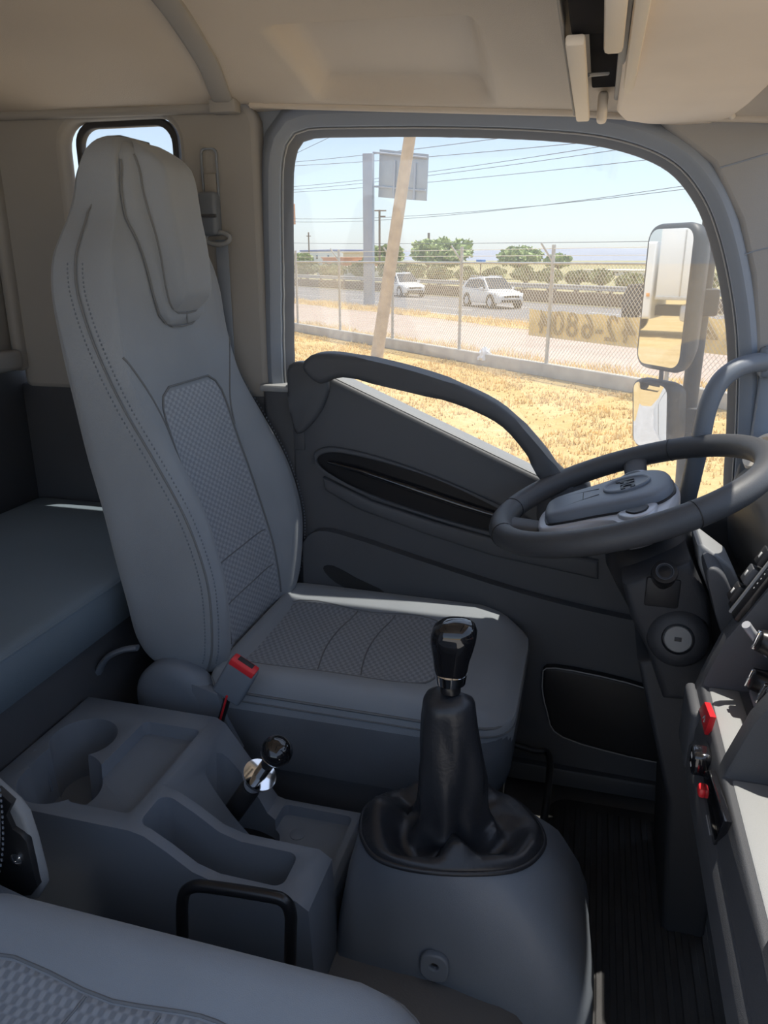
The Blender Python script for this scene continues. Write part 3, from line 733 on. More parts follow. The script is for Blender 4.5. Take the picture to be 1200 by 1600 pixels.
plate('screw_tab', rrect(c0[0] - .022, c0[0] + .022, c0[2] - .03, c0[2] + .022, .018), [rrect(c0[0] - .006, c0[0] + .006, c0[2] - .006, c0[2] + .006, .0058, 3)], XZ(.870), .012, 'plastic', gh, .003)
lathe('screw', [(0, 0), (.0055, 0), (.0055, .002), (0, .003)], frame((c0[0], .879, c0[2]), (0, -1, 0)), 'black', gh, 12)

gs = thing('gear_lever', (-.155, .98, .4), 'tall black gear lever with leather boot and chrome collar', 'gear lever')
top = Vector((-.160, .970, .662))
lps = []; N = 96
cB = np.array([-.155, .985])
rgN = resample(rg, N, cB)
def fold(a, seed): return noise.noise(Vector((math.cos(a) * 1.6 + seed, math.sin(a) * 1.6, seed * .7)))
prof = [(1.01, .4005), (1.015, .407), (.99, .413), (.93, .419), (.86, .422), (.78, .420), (.70, .414), (.62, .407), (.55, .403), (.49, .404), (.45, .412)]
for q, (k, z) in enumerate(prof):
    lp_ = []
    for i in range(N):
        a = 2 * math.pi * i / N; f = fold(a * 1.0, 3.1) * (1 if .45 <= k < .95 else 0); g = fold(a * 1.0, 9.7) * (1 if .45 <= k < .9 else 0)
        kk = k + .07 * f
        p = cB + (rgN[i] - cB) * kk; lp_.append((p[0], p[1], z + .040 * max(g, -.35) + (.014 * math.sin(a * 3 + q * .35) if .5 < k < .9 else 0)))
    lps.append(lp_)
for t in np.linspace(0, 1, 26):
    z = .418 + (.652 - .418) * t; c = Vector((-.158, .985, 0)).lerp(Vector((top.x, top.y, 0)), t)
    rad = fx([0, .06, .15, .35, .6, .8, .92, .97, 1], [.060, .052, .050, .051, .046, .040, .036, .031, .018], t)
    lp_ = []
    for i in range(N):
        a = 2 * math.pi * i / N + math.atan2(rgN[0][1] - cB[1], rgN[0][0] - cB[0])
        f = .13 * math.sin(a * 3 + t * 2.2) * sstep(1, .2, t) + .16 * fold(a, 5.0 + t * 1.3) + .05 * math.sin(a * 7 - t * 4) * sstep(.9, .1, t)
        q = rad * (1 + f); lp_.append((c.x + q * 1.02 * math.cos(a), c.y + q * .9 * math.sin(a), z + .004 * math.sin(a * 2 + 9 * t)))
    lps.append(lp_)
loft('boot', lps, 'leather', gs, cap=(False, True), ang=180)
tube('boot_hem', [(x, y, .404) for x, y in (cB + (rgN - cB) * 1.012)], .0045, 'leather', gs, 8, True)
lathe('shaft', [(.007, .63), (.007, .70)], Matrix.Translation((top.x, top.y, 0)), 'metal_dk', gs)
lathe('bushing', [(.011, .652), (.015, .655), (.015, .668), (.012, .672)], Matrix.Translation((top.x, top.y, 0)), 'semi', gs)
lathe('collar', [(.018, .668), (.0215, .670), (.0235, .686), (.021, .688)], Matrix.Translation((top.x, top.y, 0)), 'chrome', gs, 32)
lps = []
for z, rx, ry, ox in ((.686, .0225, .021, 0), (.692, .0245, .022, 0), (.708, .0265, .0235, .0), (.724, .030, .026, .001), (.738, .0325, .028, .002), (.750, .0325, .028, .0025), (.759, .029, .026, .0025), (.765, .022, .020, .003), (.768, .012, .011, .003), (.769, .002, .002, .003)):
    lps.append([(top.x + ox + rx * math.copysign(abs(math.cos(a)) ** .8, math.cos(a)), top.y + ry * math.copysign(abs(math.sin(a)) ** .8, math.sin(a)), z + .10 * (rx * math.cos(a)) * (1 if z > .735 else 0)) for a in np.linspace(0, 2 * math.pi, 36, endpoint=False)])
loft('knob', lps, 'gloss', gs, ang=60)

# ---- floor mat
fm = thing('floor_mat', (.25, 1.2, 0), 'black ribbed rubber mat on the driver footwell floor', 'floor mat')
prism('sheet', rrect(-.015, .70, .30, 1.615, .05), XY(.0005), .006, 'mat', fm, .002)
rme = None
for i in range(28):
    x = .005 + i * .0245
    if rme is None:
        o = box('rib', (-.0065, .36, .005), (.0065, 1.585, .0095), 'mat', fm, .0025, 1); rme = o.data
    else:
        o = link(bpy.data.objects.new('rib', rme), fm)
    o.location.x = x

# ================================================================== steering
SW = Vector((.079, 1.404, .850)); SA = R(19.9); WR = .236
axw = Vector((-math.sin(SA), 0, math.cos(SA)))            # towards the driver
uw = Vector((math.cos(SA), 0, math.sin(SA)))              # wheel 'up' (forward)
vw = Vector((0, -1, 0))                                   # driver's right
WM = Matrix(((vw.x, uw.x, axw.x, SW.x), (vw.y, uw.y, axw.y, SW.y), (vw.z, uw.z, axw.z, SW.z), (0, 0, 0, 1)))
sw = thing('steering_wheel', SW, 'black three-spoke steering wheel with silver trimmed hub', 'steering wheel')
def wp(x, y, z=0): return WM @ Vector((x, y, z))
tube('rim', [wp(WR * math.cos(a), WR * math.sin(a), 0) for a in np.linspace(0, 2 * math.pi, 80, endpoint=False)], .0220, 'wheel', sw, 16, True)
for a in (R(24), R(156), R(250), R(290)):
    tube('rim_joint', [wp(WR * math.cos(a) + .0219 * math.cos(t) * math.cos(a), WR * math.sin(a) + .0219 * math.cos(t) * math.sin(a), .0219 * math.sin(t)) for t in np.linspace(0, 2 * math.pi, 20, endpoint=False)], .0012, 'black', sw, 5, True)
def spoke(a, wd, name='spoke', mat='wheel'):
    d = Vector((math.cos(a), math.sin(a), 0)); n = Vector((-math.sin(a), math.cos(a), 0)); lp = []
    for r, hw, z in ((.06, wd * 1.25, -.042), (.12, wd, -.038), (.17, wd * .85, -.026), (.212, wd * .9, -.008), (.236, wd * 1.2, -.001)):
        c = d * r
        lp.append([wp(*(c + n * hw * math.cos(t) + Vector((0, 0, z + .010 * math.sin(t))))) for t in np.linspace(0, 2 * math.pi, 16, endpoint=False)])
    return loft(name, lp, mat, sw, ang=60)
for a, wd_ in ((R(174), .026), (R(6), .026), (R(270), .034)): spoke(a, wd_)
def pad(name, out, zs, mat, parent, ang=60):
    c = np.mean(out, 0); return loft(name, [[wp(*(c + (np.array(p) - c) * k), z) for p in out] for k, z in zs], mat, parent, ang=ang)
hub_o = smooth_poly([(-.150, .045), (-.10, .070), (0, .088), (.10, .070), (.150, .045), (.155, -.005), (.105, -.035), (.082, -.08), (.070, -.138), (.042, -.166), (-.042, -.166), (-.070, -.138), (-.082, -.08), (-.105, -.035), (-.155, -.005)], 4)
hub = pad('hub', hub_o, ((.72, -.070), (.96, -.045), (1.0, -.026), (.99, -.016), (.955, -.012)), 'silver', sw)
pd_o = smooth_poly([(-.082, .048), (-.05, .074), (0, .080), (.05, .074), (.082, .048), (.084, 0), (.070, -.06), (.060, -.115), (.040, -.146), (-.040, -.146), (-.060, -.115), (-.070, -.06), (-.084, 0)], 4)
pad('pad_gap', pd_o, ((1.03, -.014), (1.03, -.009), (.98, -.008)), 'black', sw)
pad_ = pad('horn_pad', pd_o, ((1.0, -.010), (1.0, .001), (.97, .006), (.91, .009), (.8, .011), (.5, .012), (.2, .012)), 'plastic', sw)
plq = [(.040 * math.cos(a), .004 + .040 * math.sin(a)) for a in np.linspace(0, 2 * math.pi, 36, endpoint=False)]
em = pad('emblem', plq, ((1.0, .008), (1.0, .0135), (.92, .0145), (.86, .0125)), 'plastic', sw)
tube('emblem_ring', [wp(x * .98, y, .0135) for x, y in plq], .0030, 'plastic', em, 6, True)
text('emblem_letters', 'JAC', WM @ Matrix.Translation((0, .004, .0135)), .034, 'black', em, .0012, .0010)
for s in (-1, 1):
    bpn = smooth_poly([(s * .092, .046), (s * .138, .036), (s * .144, .004), (s * .100, -.020), (s * .092, .010)], 4)
    sp_ = pad('switch_pod', bpn, ((1.0, -.016), (1.0, -.006), (.9, -.004)), 'silver', sw)
    pad('switch_key', [((x - s * .115) * .55 + s * .115, (y - .014) * .6 + .014) for x, y in bpn], ((1.0, -.006), (.92, -.001)), 'black', sp_)
    tube('pad_groove', [wp(s * .018, -.046, .0118), wp(s * .024, -.075, .0112), wp(s * .034, -.110, .0100)], .0013, 'black', pad_, 6)
tube('pad_groove', [wp(-.024, -.075, .0112), wp(.024, -.075, .0112)], .0013, 'black', pad_, 6)
lathe('hub_neck', [(.030, -.16), (.034, -.08), (.05, -.06)], WM, 'black', sw)

sc = thing('steering_column', (.16, 1.42, .5), 'dark steering column shroud with ignition lock', 'steering column')
def colr(t, wx, wy, off=0):
    c = SW - axw * t
    return [c + uw * (wx * math.copysign(abs(math.cos(a)) ** .6, math.cos(a)) + off) + Vector((0, 1, 0)) * wy * math.copysign(abs(math.sin(a)) ** .6, math.sin(a)) for a in np.linspace(0, 2 * math.pi, 40, endpoint=False)]
loft('shroud', [colr(.075, .050, .060, .01), colr(.080, .070, .085, .01), colr(.11, .082, .108, .015), (colr(.15, .09, .122, .03)), colr(.20, .095, .128, .045), colr(.25, .10, .125, .06), colr(.36, .12, .12, .10)], 'black', sc, ang=50)
prism('knee_cover', [P(x, y, Y=1.255)[[0, 2]] for x, y in ((972, 905), (1078, 868), (1105, 930), (1118, 1040), (1092, 1090), (1035, 1085), (1010, 1010), (985, 960))], XZ(1.235), .34, 'column', sc, .014, 3)
prism('lower_cover', [(.12, .58), (.24, .62), (.30, .40), (.30, .0), (.22, .0), (.20, .3)], XZ(1.27), .26, 'column', sc, .012, 3)
cl = P(1062, 999, Y=1.222)
lk = lathe('ignition_bezel', [(.050, 0), (.050, .012), (.046, .020), (.034, .026), (.026, .027), (.024, .020), (0, .020)], frame(Vector(cl) + Vector((0, .022, -.004)), (-.12, -1, .22)), 'column', sc, 36)
ky = lathe('key_cylinder', [(.0225, .016), (.0225, .0265), (.021, .028), (0, .028)], frame(Vector(cl) + Vector((0, .022, -.004)), (-.12, -1, .22)), 'lock', sc, 32)
fk = frame(Vector(cl) + Vector((0, .022, -.004)), (-.12, -1, .22), (1, 0, 0))
o = box('key_slot', (-.0055, -.0035, .0275), (.0055, .0035, .0290), 'black', None, .001); o.data.transform(fk); COL.objects.unlink(o); link(o, ky)
fs_ = frame(Vector(P(1038, 912, Y=1.215)) + Vector((0, .03, -.01)), (-.05, -.75, .65))
stq = lathe('stalk', [(.013, -.02), (.015, .020), (.0185, .024), (.0205, .048), (.0195, .053), (.0, .054)], fs_, 'semi', sc, 24)
lathe('stalk_ring', [(.0140, .0535), (.0140, .0550), (.0128, .0550), (.0128, .0535)], fs_, 'plastic_dk', stq, 24)
box('stalk_gate', tuple(Vector(P(1035, 926, Y=1.235)) - Vector((.027, .004, .026))), tuple(Vector(P(1035, 926, Y=1.235)) + Vector((.027, .006, .026))), 'black', sc, .005)

# ================================================================== dashboard
da = thing('dashboard', (.4, .8, .5), 'dark dashboard with centre stack at the right edge', 'dashboard')
dp = [(.180, .575), (.180, .630), (.192, .680), (.212, .745), (.258, .832), (.33, .90), (.42, .93), (.70, .94), (.70, .30), (.42, .30), (.30, .42), (.20, .565)]
stk = prism('centre_stack', dp, XZ(-.04), 1.13, 'plastic_dk', da, 0)
carve(stk, [box('tmp', (.15, .872, .668), (.36, 1.055, .866), 'plastic', None, 0, mtx=None), box('tmp', (.15, .60, .668), (.36, .842, .866), 'plastic', None, 0)], .004)
# thin lit lip of each tray
box('tray_lip', (.198, .874, .652), (.240, 1.053, .670), 'plastic_lt', stk, .004)
box('tray_lip', (.198, .602, .652), (.240, .840, .670), 'plastic_lt', stk, .004)
# climate panel inside the far bay
cp = box('climate_panel', (.272, .875, .670), (.35, 1.052, .864), 'black', stk, .003)
for y, z in ((1.015, .705), (.945, .722), (.905, .76), (1.01, .765)):
    kf = frame((.268, y, z), (-1, 0, .25))
    lathe('knob', [(.021, 0), (.021, .006), (.017, .010), (.015, .026), (.010, .028), (0, .028)], kf, 'semi', cp, 24)
    o = box('knob_tip', (-.003, -.014, .012), (.003, .014, .031), 'chrome', None, .0015); o.data.transform(kf); COL.objects.unlink(o); link(o, cp)
tube('slider', [(.264, 1.035, .74), (.235, 1.030, .775), (.228, 1.025, .785)], .006, 'silver', cp)
box('panel_bar', (.250, .88, .6705), (.262, 1.045, .679), 'silver', cp, .002)
# switches on the lower lip
def on_face(px, py, X): return Vector(P(px, py, X=X))
rbn = prism('hazard_switch', [tuple((Vector(P(x, y, X=.184)))[1:]) for x, y in ((1094, 1108), (1103, 1097), (1112, 1120), (1103, 1148))], Matrix(((0, 0, -1, .190), (1, 0, 0, 0), (0, 1, 0, 0), (0, 0, 0, 1))), .008, 'red', da, .001)
tube('switch_mark', [P(1098, 1122, X=.1815), P(1102, 1118, X=.1815), P(1100, 1128, X=.1815)], .0009, 'white', rbn, 5)
bs = prism('rocker_switch', rrect(.895, .925, .625, .658, .008), Matrix(((0, 0, -1, .186), (1, 0, 0, 0), (0, 1, 0, 0), (0, 0, 0, 1))), .022, 'gloss', da, .004, 3)
box('switch_mark', (.1635, .906, .645), (.1650, .914, .650), 'white', bs, .0003); box('switch_mark', (.1635, .904, .634), (.1650, .912, .637), 'white', bs, .0003)
sk_ = prism('socket_panel', [tuple(P(x, y, X=.181)[1:]) for x, y in ((1092, 1207), (1112, 1204), (1138, 1284), (1119, 1325))], Matrix(((0, 0, -1, .186), (1, 0, 0, 0), (0, 1, 0, 0), (0, 0, 0, 1))), .009, 'gloss', da, .002)
box('red_reflection', (.170, .866, .616), (.180, .882, .630), 'red', sk_, .004)  # small red block painting a dim reflection on the glossy panel
box('socket_label', (.1755, .80, .612), (.1775, .835, .618), 'plastic_lt', sk_, .0005)
prism('lower_lip', [(.172, .568), (.172, .612), (.186, .630), (.196, .60), (.196, .568)], XZ(-.03), 1.02, 'plastic_dk', da, .004)
box('knee_bolster', (.172, 1.00, .56), (.19, 1.09, .655), 'plastic_dk', da, .008, 3)
# switch strip on the end of the stack, facing up the slope
sd = Vector((.258 - .205, 0, .832 - .725)).normalized(); sn = Vector((-sd.z, 0, sd.x))
ss = Matrix(((sd.x, 0, sn.x, .205), (0, 1, 0, 1.055), (sd.z, 0, sn.z, .725), (0, 0, 0, 1)))
strip = box('switch_strip', (.050, .005, -.002), (.24, .060, .010), 'semi', None, .003); strip.data.transform(ss); COL.objects.unlink(strip); link(strip, da)
for k in range(5):
    o = box('button', (.062 + k * .032, .036, .008), (.088 + k * .032, .058, .020), 'plastic_dk' if k % 2 else 'black', None, .002); o.data.transform(ss); COL.objects.unlink(o); link(o, strip)
    o = box('button_mark', (.071 + k * .032, .044, .0198), (.079 + k * .032, .050, .0206), 'white', None, .0002); o.data.transform(ss); COL.objects.unlink(o); link(o, strip)
o = box('button_rail', (.050, .026, .009), (.24, .031, .013), 'plastic_lt', None, .001); o.data.transform(ss); COL.objects.unlink(o); link(o, strip)
for k in range(9):
    o = box('scale_mark', (.10 + k * .008, .016, .0098), (.102 + k * .008, .018, .0104), 'white', None, 0); o.data.transform(ss); COL.objects.unlink(o); link(o, strip)
# instrument binnacle
bi = prism('binnacle_hood', [(.285, .79), (.30, .84), (.34, .885), (.40, .905), (.68, .93), (.68, .60), (.36, .60), (.30, .70)], XZ(1.17), .46, 'black', da, .014, 3)
prism('column_trim', [P(x, y, Y=1.28)[[0, 2]] for x, y in ((1088, 846), (1096, 845), (1142, 880), (1158, 915), (1170, 960), (1150, 975), (1108, 925), (1090, 880))], XZ(1.262), .10, 'plastic_lt', da, .006, 3)
prism('side_wing', smooth_poly([P(x, y, Y=1.19)[[0, 2]] for x, y in ((1102, 888), (1118, 884), (1136, 905), (1148, 945), (1150, 985), (1136, 1000), (1122, 975), (1112, 935))], 4), XZ(1.175), .07, 'plastic_dk', da, .01, 3)
vt = lathe('side_vent', [(.040, 0), (.044, .006), (.040, .016), (.030, .018), (.028, .008), (0, .008)], frame((.345, 1.62, .885), (-.75, -.25, .6)), 'cream', da, 28)
prism('dash_end', [(.30, .80), (.36, .87), (.70, .93), (.70, .3), (.42, .3)], XZ(1.55), .10, 'plastic_dk', da, .012, 3)

# ---- grab handle on the front pillar
gp = thing('pillar_handle', (.35, 1.66, 1.0), 'grey curved grab handle on the front pillar behind the steering wheel', 'grab handle')
tube('bar', crom([P(1195, 566, Y=1.655), P(1178, 567, Y=1.645), P(1150, 576, Y=1.625), P(1124, 598, Y=1.61), P(1106, 636, Y=1.60), P(1096, 680, Y=1.60), P(1086, 725, Y=1.605), P(1072, 785, Y=1.62), P(1066, 812, Y=1.65)], 6), .0185, 'plastic', gp, 14)
box('bracket', tuple(Vector(P(1184, 590, Y=1.66)) + Vector((0, -.012, 0))), tuple(Vector(P(1206, 544, Y=1.66)) + Vector((.02, .03, 0))), 'plastic', gp, .008, 3)

# ================================================================== OUTSIDE: mirrors
arm = thing('mirror_arm', (.30, 2.17, .6), 'dark vertical mirror pole outside the driver window', 'mirror arm')
MY = 2.17
tube('pole', crom([P(1128, 270, Y=MY), P(1113, 335, Y=MY), P(1103, 420, Y=MY), P(1088, 540, Y=MY), P(1076, 640, Y=MY), P(1070, 720, Y=MY), P(1064, 800, Y=MY)], 4), .021, 'housing', arm, 14)
for (x, y) in ((1098, 472), (1082, 655)):
    c = P(x, y, Y=MY); box('clamp', c - np.array([.036, .03, .034]), c + np.array([.036, .03, .034]), 'housing', arm, .008)
tube('bracket', [P(1064, 800, Y=MY), (.30, 1.95, .62), (.31, 1.785, .60)], .018, 'housing', arm, 10)
tube('link', [P(1034, 575, Y=2.16), P(1032, 605, Y=2.16)], .006, 'plastic_lt', arm, 8)
def mirror(name, px, py, Y, nrm, wd, ht, depth, label, bulge=0, back=(.80, .86)):
    c = Vector(P(px, py, Y=Y)); n = Vector(nrm).normalized(); u = Vector((0, 0, 1)).cross(n).normalized(); v = n.cross(u)
    m = Matrix((u, v, n)).transposed().to_4x4(); m.translation = c
    t = thing(name, c, label, 'mirror', 'mirrors outside the driver window')
    lp = []
    for k, z in ((.96, .004), (1.0, .000), (1.02, -.010), (1.0, -.03), (.93, -depth * .7), (back[0], -depth), (back[0] * .7, -depth * 1.04)):
        lp.append([m @ Vector((x * k, y * k, z)) for x, y in rrect(-wd / 2, wd / 2, -ht / 2, ht / 2, min(wd, ht) * .22, 6)])
    loft('housing', lp, 'housing', t, ang=50)
    pts = rrect(-wd / 2 * .90, wd / 2 * .90, -ht / 2 * .945, ht / 2 * .945, min(wd, ht) * .17, 6)
    lp = []
    for k in (1, .8, .6, .4, .2, .02): lp.append([m @ Vector((x * k, y * k, .0045 + bulge * (1 - k * k))) for x, y in pts])
    loft('mirror_glass', lp, 'mirror', t, cap=(False, True), ang=180)
    return m
mirror('side_mirror', 1040, 467, 2.12, (-.80, -.60, 0), .172, .352, .060, 'tall rectangular side mirror reflecting a white truck')
mirror('wide_angle_mirror', 1017, 650, 2.12, (-.74, -.66, -.13), .130, .185, .07, 'small convex wide-angle mirror below the tall one', .010)

# ================================================================== OUTSIDE: ground, road, fence
M['grass_ground'] = ground_mat('dry_grass_ground', [(.62, .42, .17), (.72, .53, .26), (.50, .34, .14)], [1.3, 9])
M['dirt'] = ground_mat('pale_dirt', [(.53, .41, .33), (.60, .48, .40), (.45, .34, .27)], [.8, 6])
M['asphalt'] = ground_mat('asphalt', [(.23, .225, .23), (.26, .255, .26), (.20, .195, .20)], [.6, 5], .1)
M['yard'] = ground_mat('pale_bounce_yard', [(.50, .47, .44), (.57, .54, .51), (.45, .42, .39)], [.7, 5])
M['scrub_ground'] = ground_mat('scrub_ground', [(.36, .33, .18), (.46, .40, .25), (.27, .28, .14)], [.15, 1.2])
M['concrete'] = principled('kerb_concrete', (.55, .50, .42), .9, bump=(40, .4), var=(3, .15))
M['wood'] = principled('weathered_pole', (.62, .52, .40), .9, bump=(25, .5), var=(5, .12))
M['galv'] = principled('galvanised_steel', (.50, .49, .46), .5, metal=.3, var=(8, .1))
M['wire'] = principled('fence_wire', (.72, .69, .62), .5, metal=.3)
M['sign_grey'] = principled('sign_back', (.40, .45, .50), .5, metal=.2, var=(2, .06))
M['sign_post'] = principled('sign_post', (.42, .46, .52), .5, metal=.2, var=(2, .06))
M['banner'] = principled('yellow_banner', (.86, .69, .34), .8, var=(3, .12), bump=(8, .8))
M['banner_ink'] = principled('banner_ink', (.42, .33, .17), .8)
M['paint'] = principled('car_white', (.82, .82, .82), .25, coat=.5)
M['car_glass'] = principled('car_glass', (.03, .04, .05), .08, coat=.5)
M['tyre'] = principled('tyre', (.02, .02, .02), .8)
M['lens'] = principled('lamp_lens', (.75, .78, .80), .15)
M['rail'] = principled('guard_rail', (.52, .50, .47), .5, metal=.2, var=(4, .1))
M['line'] = principled('road_paint', (.75, .73, .68), .8)
M['blade'] = principled('dry_blades', (.82, .62, .30), .9, var=(2, .25))
M['leaf'] = principled('acacia_leaf', (.40, .47, .20), .8, var=(1.2, .3))
M['leaf2'] = principled('shrub_leaf', (.36, .38, .20), .8, var=(1.5, .3))
M['trunk'] = principled('bark', (.25, .19, .14), .9)
M['cable'] = principled('cable', (.16, .17, .18), .7)
M['hill'] = principled('distant_hill', (.34, .36, .41), 1, spec=0, var=(.004, .06))  # bluish distance haze is mixed into this base colour
M['wall_white'] = principled('far_wall_white', (.78, .76, .72), .9)
M['wall_orange'] = principled('far_wall_orange', (.70, .36, .22), .9)
M['wall_cream'] = principled('far_wall_cream', (.80, .66, .48), .9)
M['roof_blue'] = principled('far_roof_blue', (.25, .28, .50), .7)
M['blue_sign'] = principled('blue_sign', (.10, .25, .60), .6)
M['orange_box'] = principled('orange_box', (.80, .38, .10), .7)
M['bag'] = principled('plastic_bag', (.85, .85, .86), .5)
M['blue_litter'] = principled('blue_litter', (.20, .62, .85), .5)
M['truck_white'] = principled('truck_white', (.80, .82, .84), .5, var=(1, .04))
M['truck_dark'] = principled('truck_dark', (.06, .06, .065), .7)

def sheet(name, s0, s1, d0, d1, z, mat, label, n=1, kind='structure', dz=0):
    ss_ = np.linspace(s0, s1, n + 1); vs = []
    for s in ss_: vs += [RD(s, d0, z + dz), RD(s, d1, z)]
    fs = [(2 * i, 2 * i + 1, 2 * i + 3, 2 * i + 2) for i in range(n)]
    o = mesh(name, vs, fs, mat, None, 180); o['kind'] = kind; o['label'] = label; return o
sheet('ground', -900, 500, 3.2, 10.78, GZ, 'grass_ground', 'dry yellow grass ground between the truck and the fence')
sheet('ground_rear', -900, 500, -300, 3.25, GZ, 'grass_ground', 'dry grass ground behind the parked truck')
sheet('ground_bounce_yard', -7, 14, -40, 3.25, GZ + .003, 'yard', 'pale gravel yard under the truck, unseen, added for bounce light')  # unseen pale ground, added to brighten and neutralise bounce into the cab
sheet('ground_track', -900, 500, 10.70, 19.6, GZ - .005, 'dirt', 'pale dirt strip between fence and road')
sheet('road', -900, 500, 19.55, 29.9, GZ - .03, 'asphalt', 'grey asphalt highway beyond the fence')
sheet('ground_far', -2500, 1500, 29.8, 2600, GZ - .02, 'scrub_ground', 'scrub covered land beyond the guard rail')
# a wavy verge of grass each side of the dirt track
for nm, d0, d1, sd_, lb in (('grass_verge', 10.95, 12.6, 1, 'dry grass verge just behind the fence kerb'), ('grass_verge', 18.0, 19.7, 2, 'patchy dry grass verge along the road edge')):
    vs = []; n = 160
    for i in range(n + 1):
        s = -70 + 80 * i / n; wv = noise.noise(Vector((s * .25, sd_, 0))) * .9 + noise.noise(Vector((s * 1.3, sd_, 3))) * .3
        a, b = (d0, d1 + wv) if sd_ == 1 else (d0 + wv, d1)
        vs += [RD(s, a, GZ + .004), RD(s, b, GZ + .004)]
    o = mesh(nm, vs, [(2 * i, 2 * i + 1, 2 * i + 3, 2 * i + 2) for i in range(n)], 'grass_ground', None, 180); o['kind'] = 'structure'; o['label'] = lb
for dd, lb in ((22.7, 'broken white lane line'), (26.3, 'second broken white lane line')):
    for i in range(9):
        s = -66 + i * 8
        o = mesh('lane_mark', [RD(s, dd, GZ - .026), RD(s + 4, dd, GZ - .026), RD(s + 4, dd + .14, GZ - .026), RD(s, dd + .14, GZ - .026)], [(0, 1, 2, 3)], 'line', bpy.data.objects['road'])
sheet('road_edge_line', -90, 30, 20.2, 20.34, GZ - .026, 'line', 'white edge line of the highway').parent = bpy.data.objects['road']

# grass blades (uncountable)
def blades(name, label, regions, hmax):
    vs, fs = [], []
    for (s0, s1, d0, d1, n) in regions:
        for _ in range(n):
            s, d = random.uniform(s0, s1), random.uniform(d0, d1)
            cl_ = noise.noise(Vector((s * .8, d * .8, 1.7)))
            if cl_ < -.15 and random.random() < .75: continue
            h = hmax * random.uniform(.35, 1.0) * (1 + .8 * cl_); p = RD(s, d)
            for k in range(3):
                a = random.uniform(0, 6.28); lean = random.uniform(.1, .9) * h; wd = random.uniform(.006, .014)
                o_ = np.array([math.cos(a), math.sin(a), 0]); t_ = np.array([-math.sin(a), math.cos(a), 0]) * wd
                q = p + o_ * random.uniform(0, .05); b = len(vs)
                vs += [q - t_, q + t_, q + o_ * lean + np.array([0, 0, h])]; fs.append((b, b + 1, b + 2))
    me = bpy.data.meshes.new(name); me.from_pydata([tuple(v) for v in vs], [], fs); me.update()
    o = obj(name, me, 'blade', None, 180); o['kind'] = 'stuff'; tag(o, label, 'grass')
blades('dry_grass', 'dry yellow grass blades growing in the yard before the fence', [(-26, 4, 3.5, 10.6, 30000)], .075)
blades('verge_grass', 'taller dry grass blades behind the fence and beside the road', [(-32, 4, 11.0, 12.5, 7000), (-60, -4, 17.9, 19.6, 6000)], .22)

# kerb under the fence
kb = struct(box('kerb', (-60, -.09, 0), (14, .09, .26), 'concrete', None, .015), 'low concrete kerb wall under the chain-link fence')
FM = Matrix(((EV[0], NV[0], 0, NV[0] * 10.84), (EV[1], NV[1], 0, NV[1] * 10.84), (0, 0, 1, GZ), (0, 0, 0, 1)))   # fence frame: s, depth, height
kb.data.transform(FM)
fe = thing('chain_link_fence', RD(-11.75, 10.84, GZ + .25), 'chain-link fence with round steel posts along the yard', 'fence')
def fp(s, d, h): return FM @ Vector((s, d, h))
s_posts = [-11.755 - 2.97 * k for k in range(-4, 12)]
for s in s_posts:
    o = tube('post', [fp(s, 0, .2), fp(s, 0, 2.52)], .038, 'galv', fe, 10)
    if s > -25: tube('barb_arm', [fp(s, 0, 2.2), fp(s - .14, -.2, 2.55)], .02, 'galv', o, 6)
tube('top_rail', [fp(s_posts[-1], 0, 2.18), fp(s_posts[0], 0, 2.18)], .024, 'galv', fe, 8)
for h in (2.32, 2.45): tube('barbed_wire', [fp(s_posts[-1], -.02, h), fp(s_posts[0], -.02, h)], .006, 'wire', fe, 5)
vs, fs = [], []; hb_, ht_ = .26, 2.17; r_ = .0045
for sg in (-1, 1):
    s = -44.
    while s < .5:
        a, b = np.array((s, .0, hb_)), np.array((s + sg * (ht_ - hb_) * .85, .0, ht_)); k = len(vs)
        for q in (a, b):
            vs += [tuple(q + (-r_, 0, 0)), tuple(q + (r_, 0, 0)), tuple(q + (0, -r_ * 1.5, 0))]
        fs += [(k, k + 1, k + 4, k + 3), (k + 1, k + 2, k + 5, k + 4), (k + 2, k, k + 3, k + 5)]
        s += .085
me = bpy.data.meshes.new('wire_mesh'); me.from_pydata(vs, [], fs); me.transform(FM); me.update()
wmh = obj('wire_mesh', me, 'wire', fe, 180); wmh['kind'] = 'stuff'

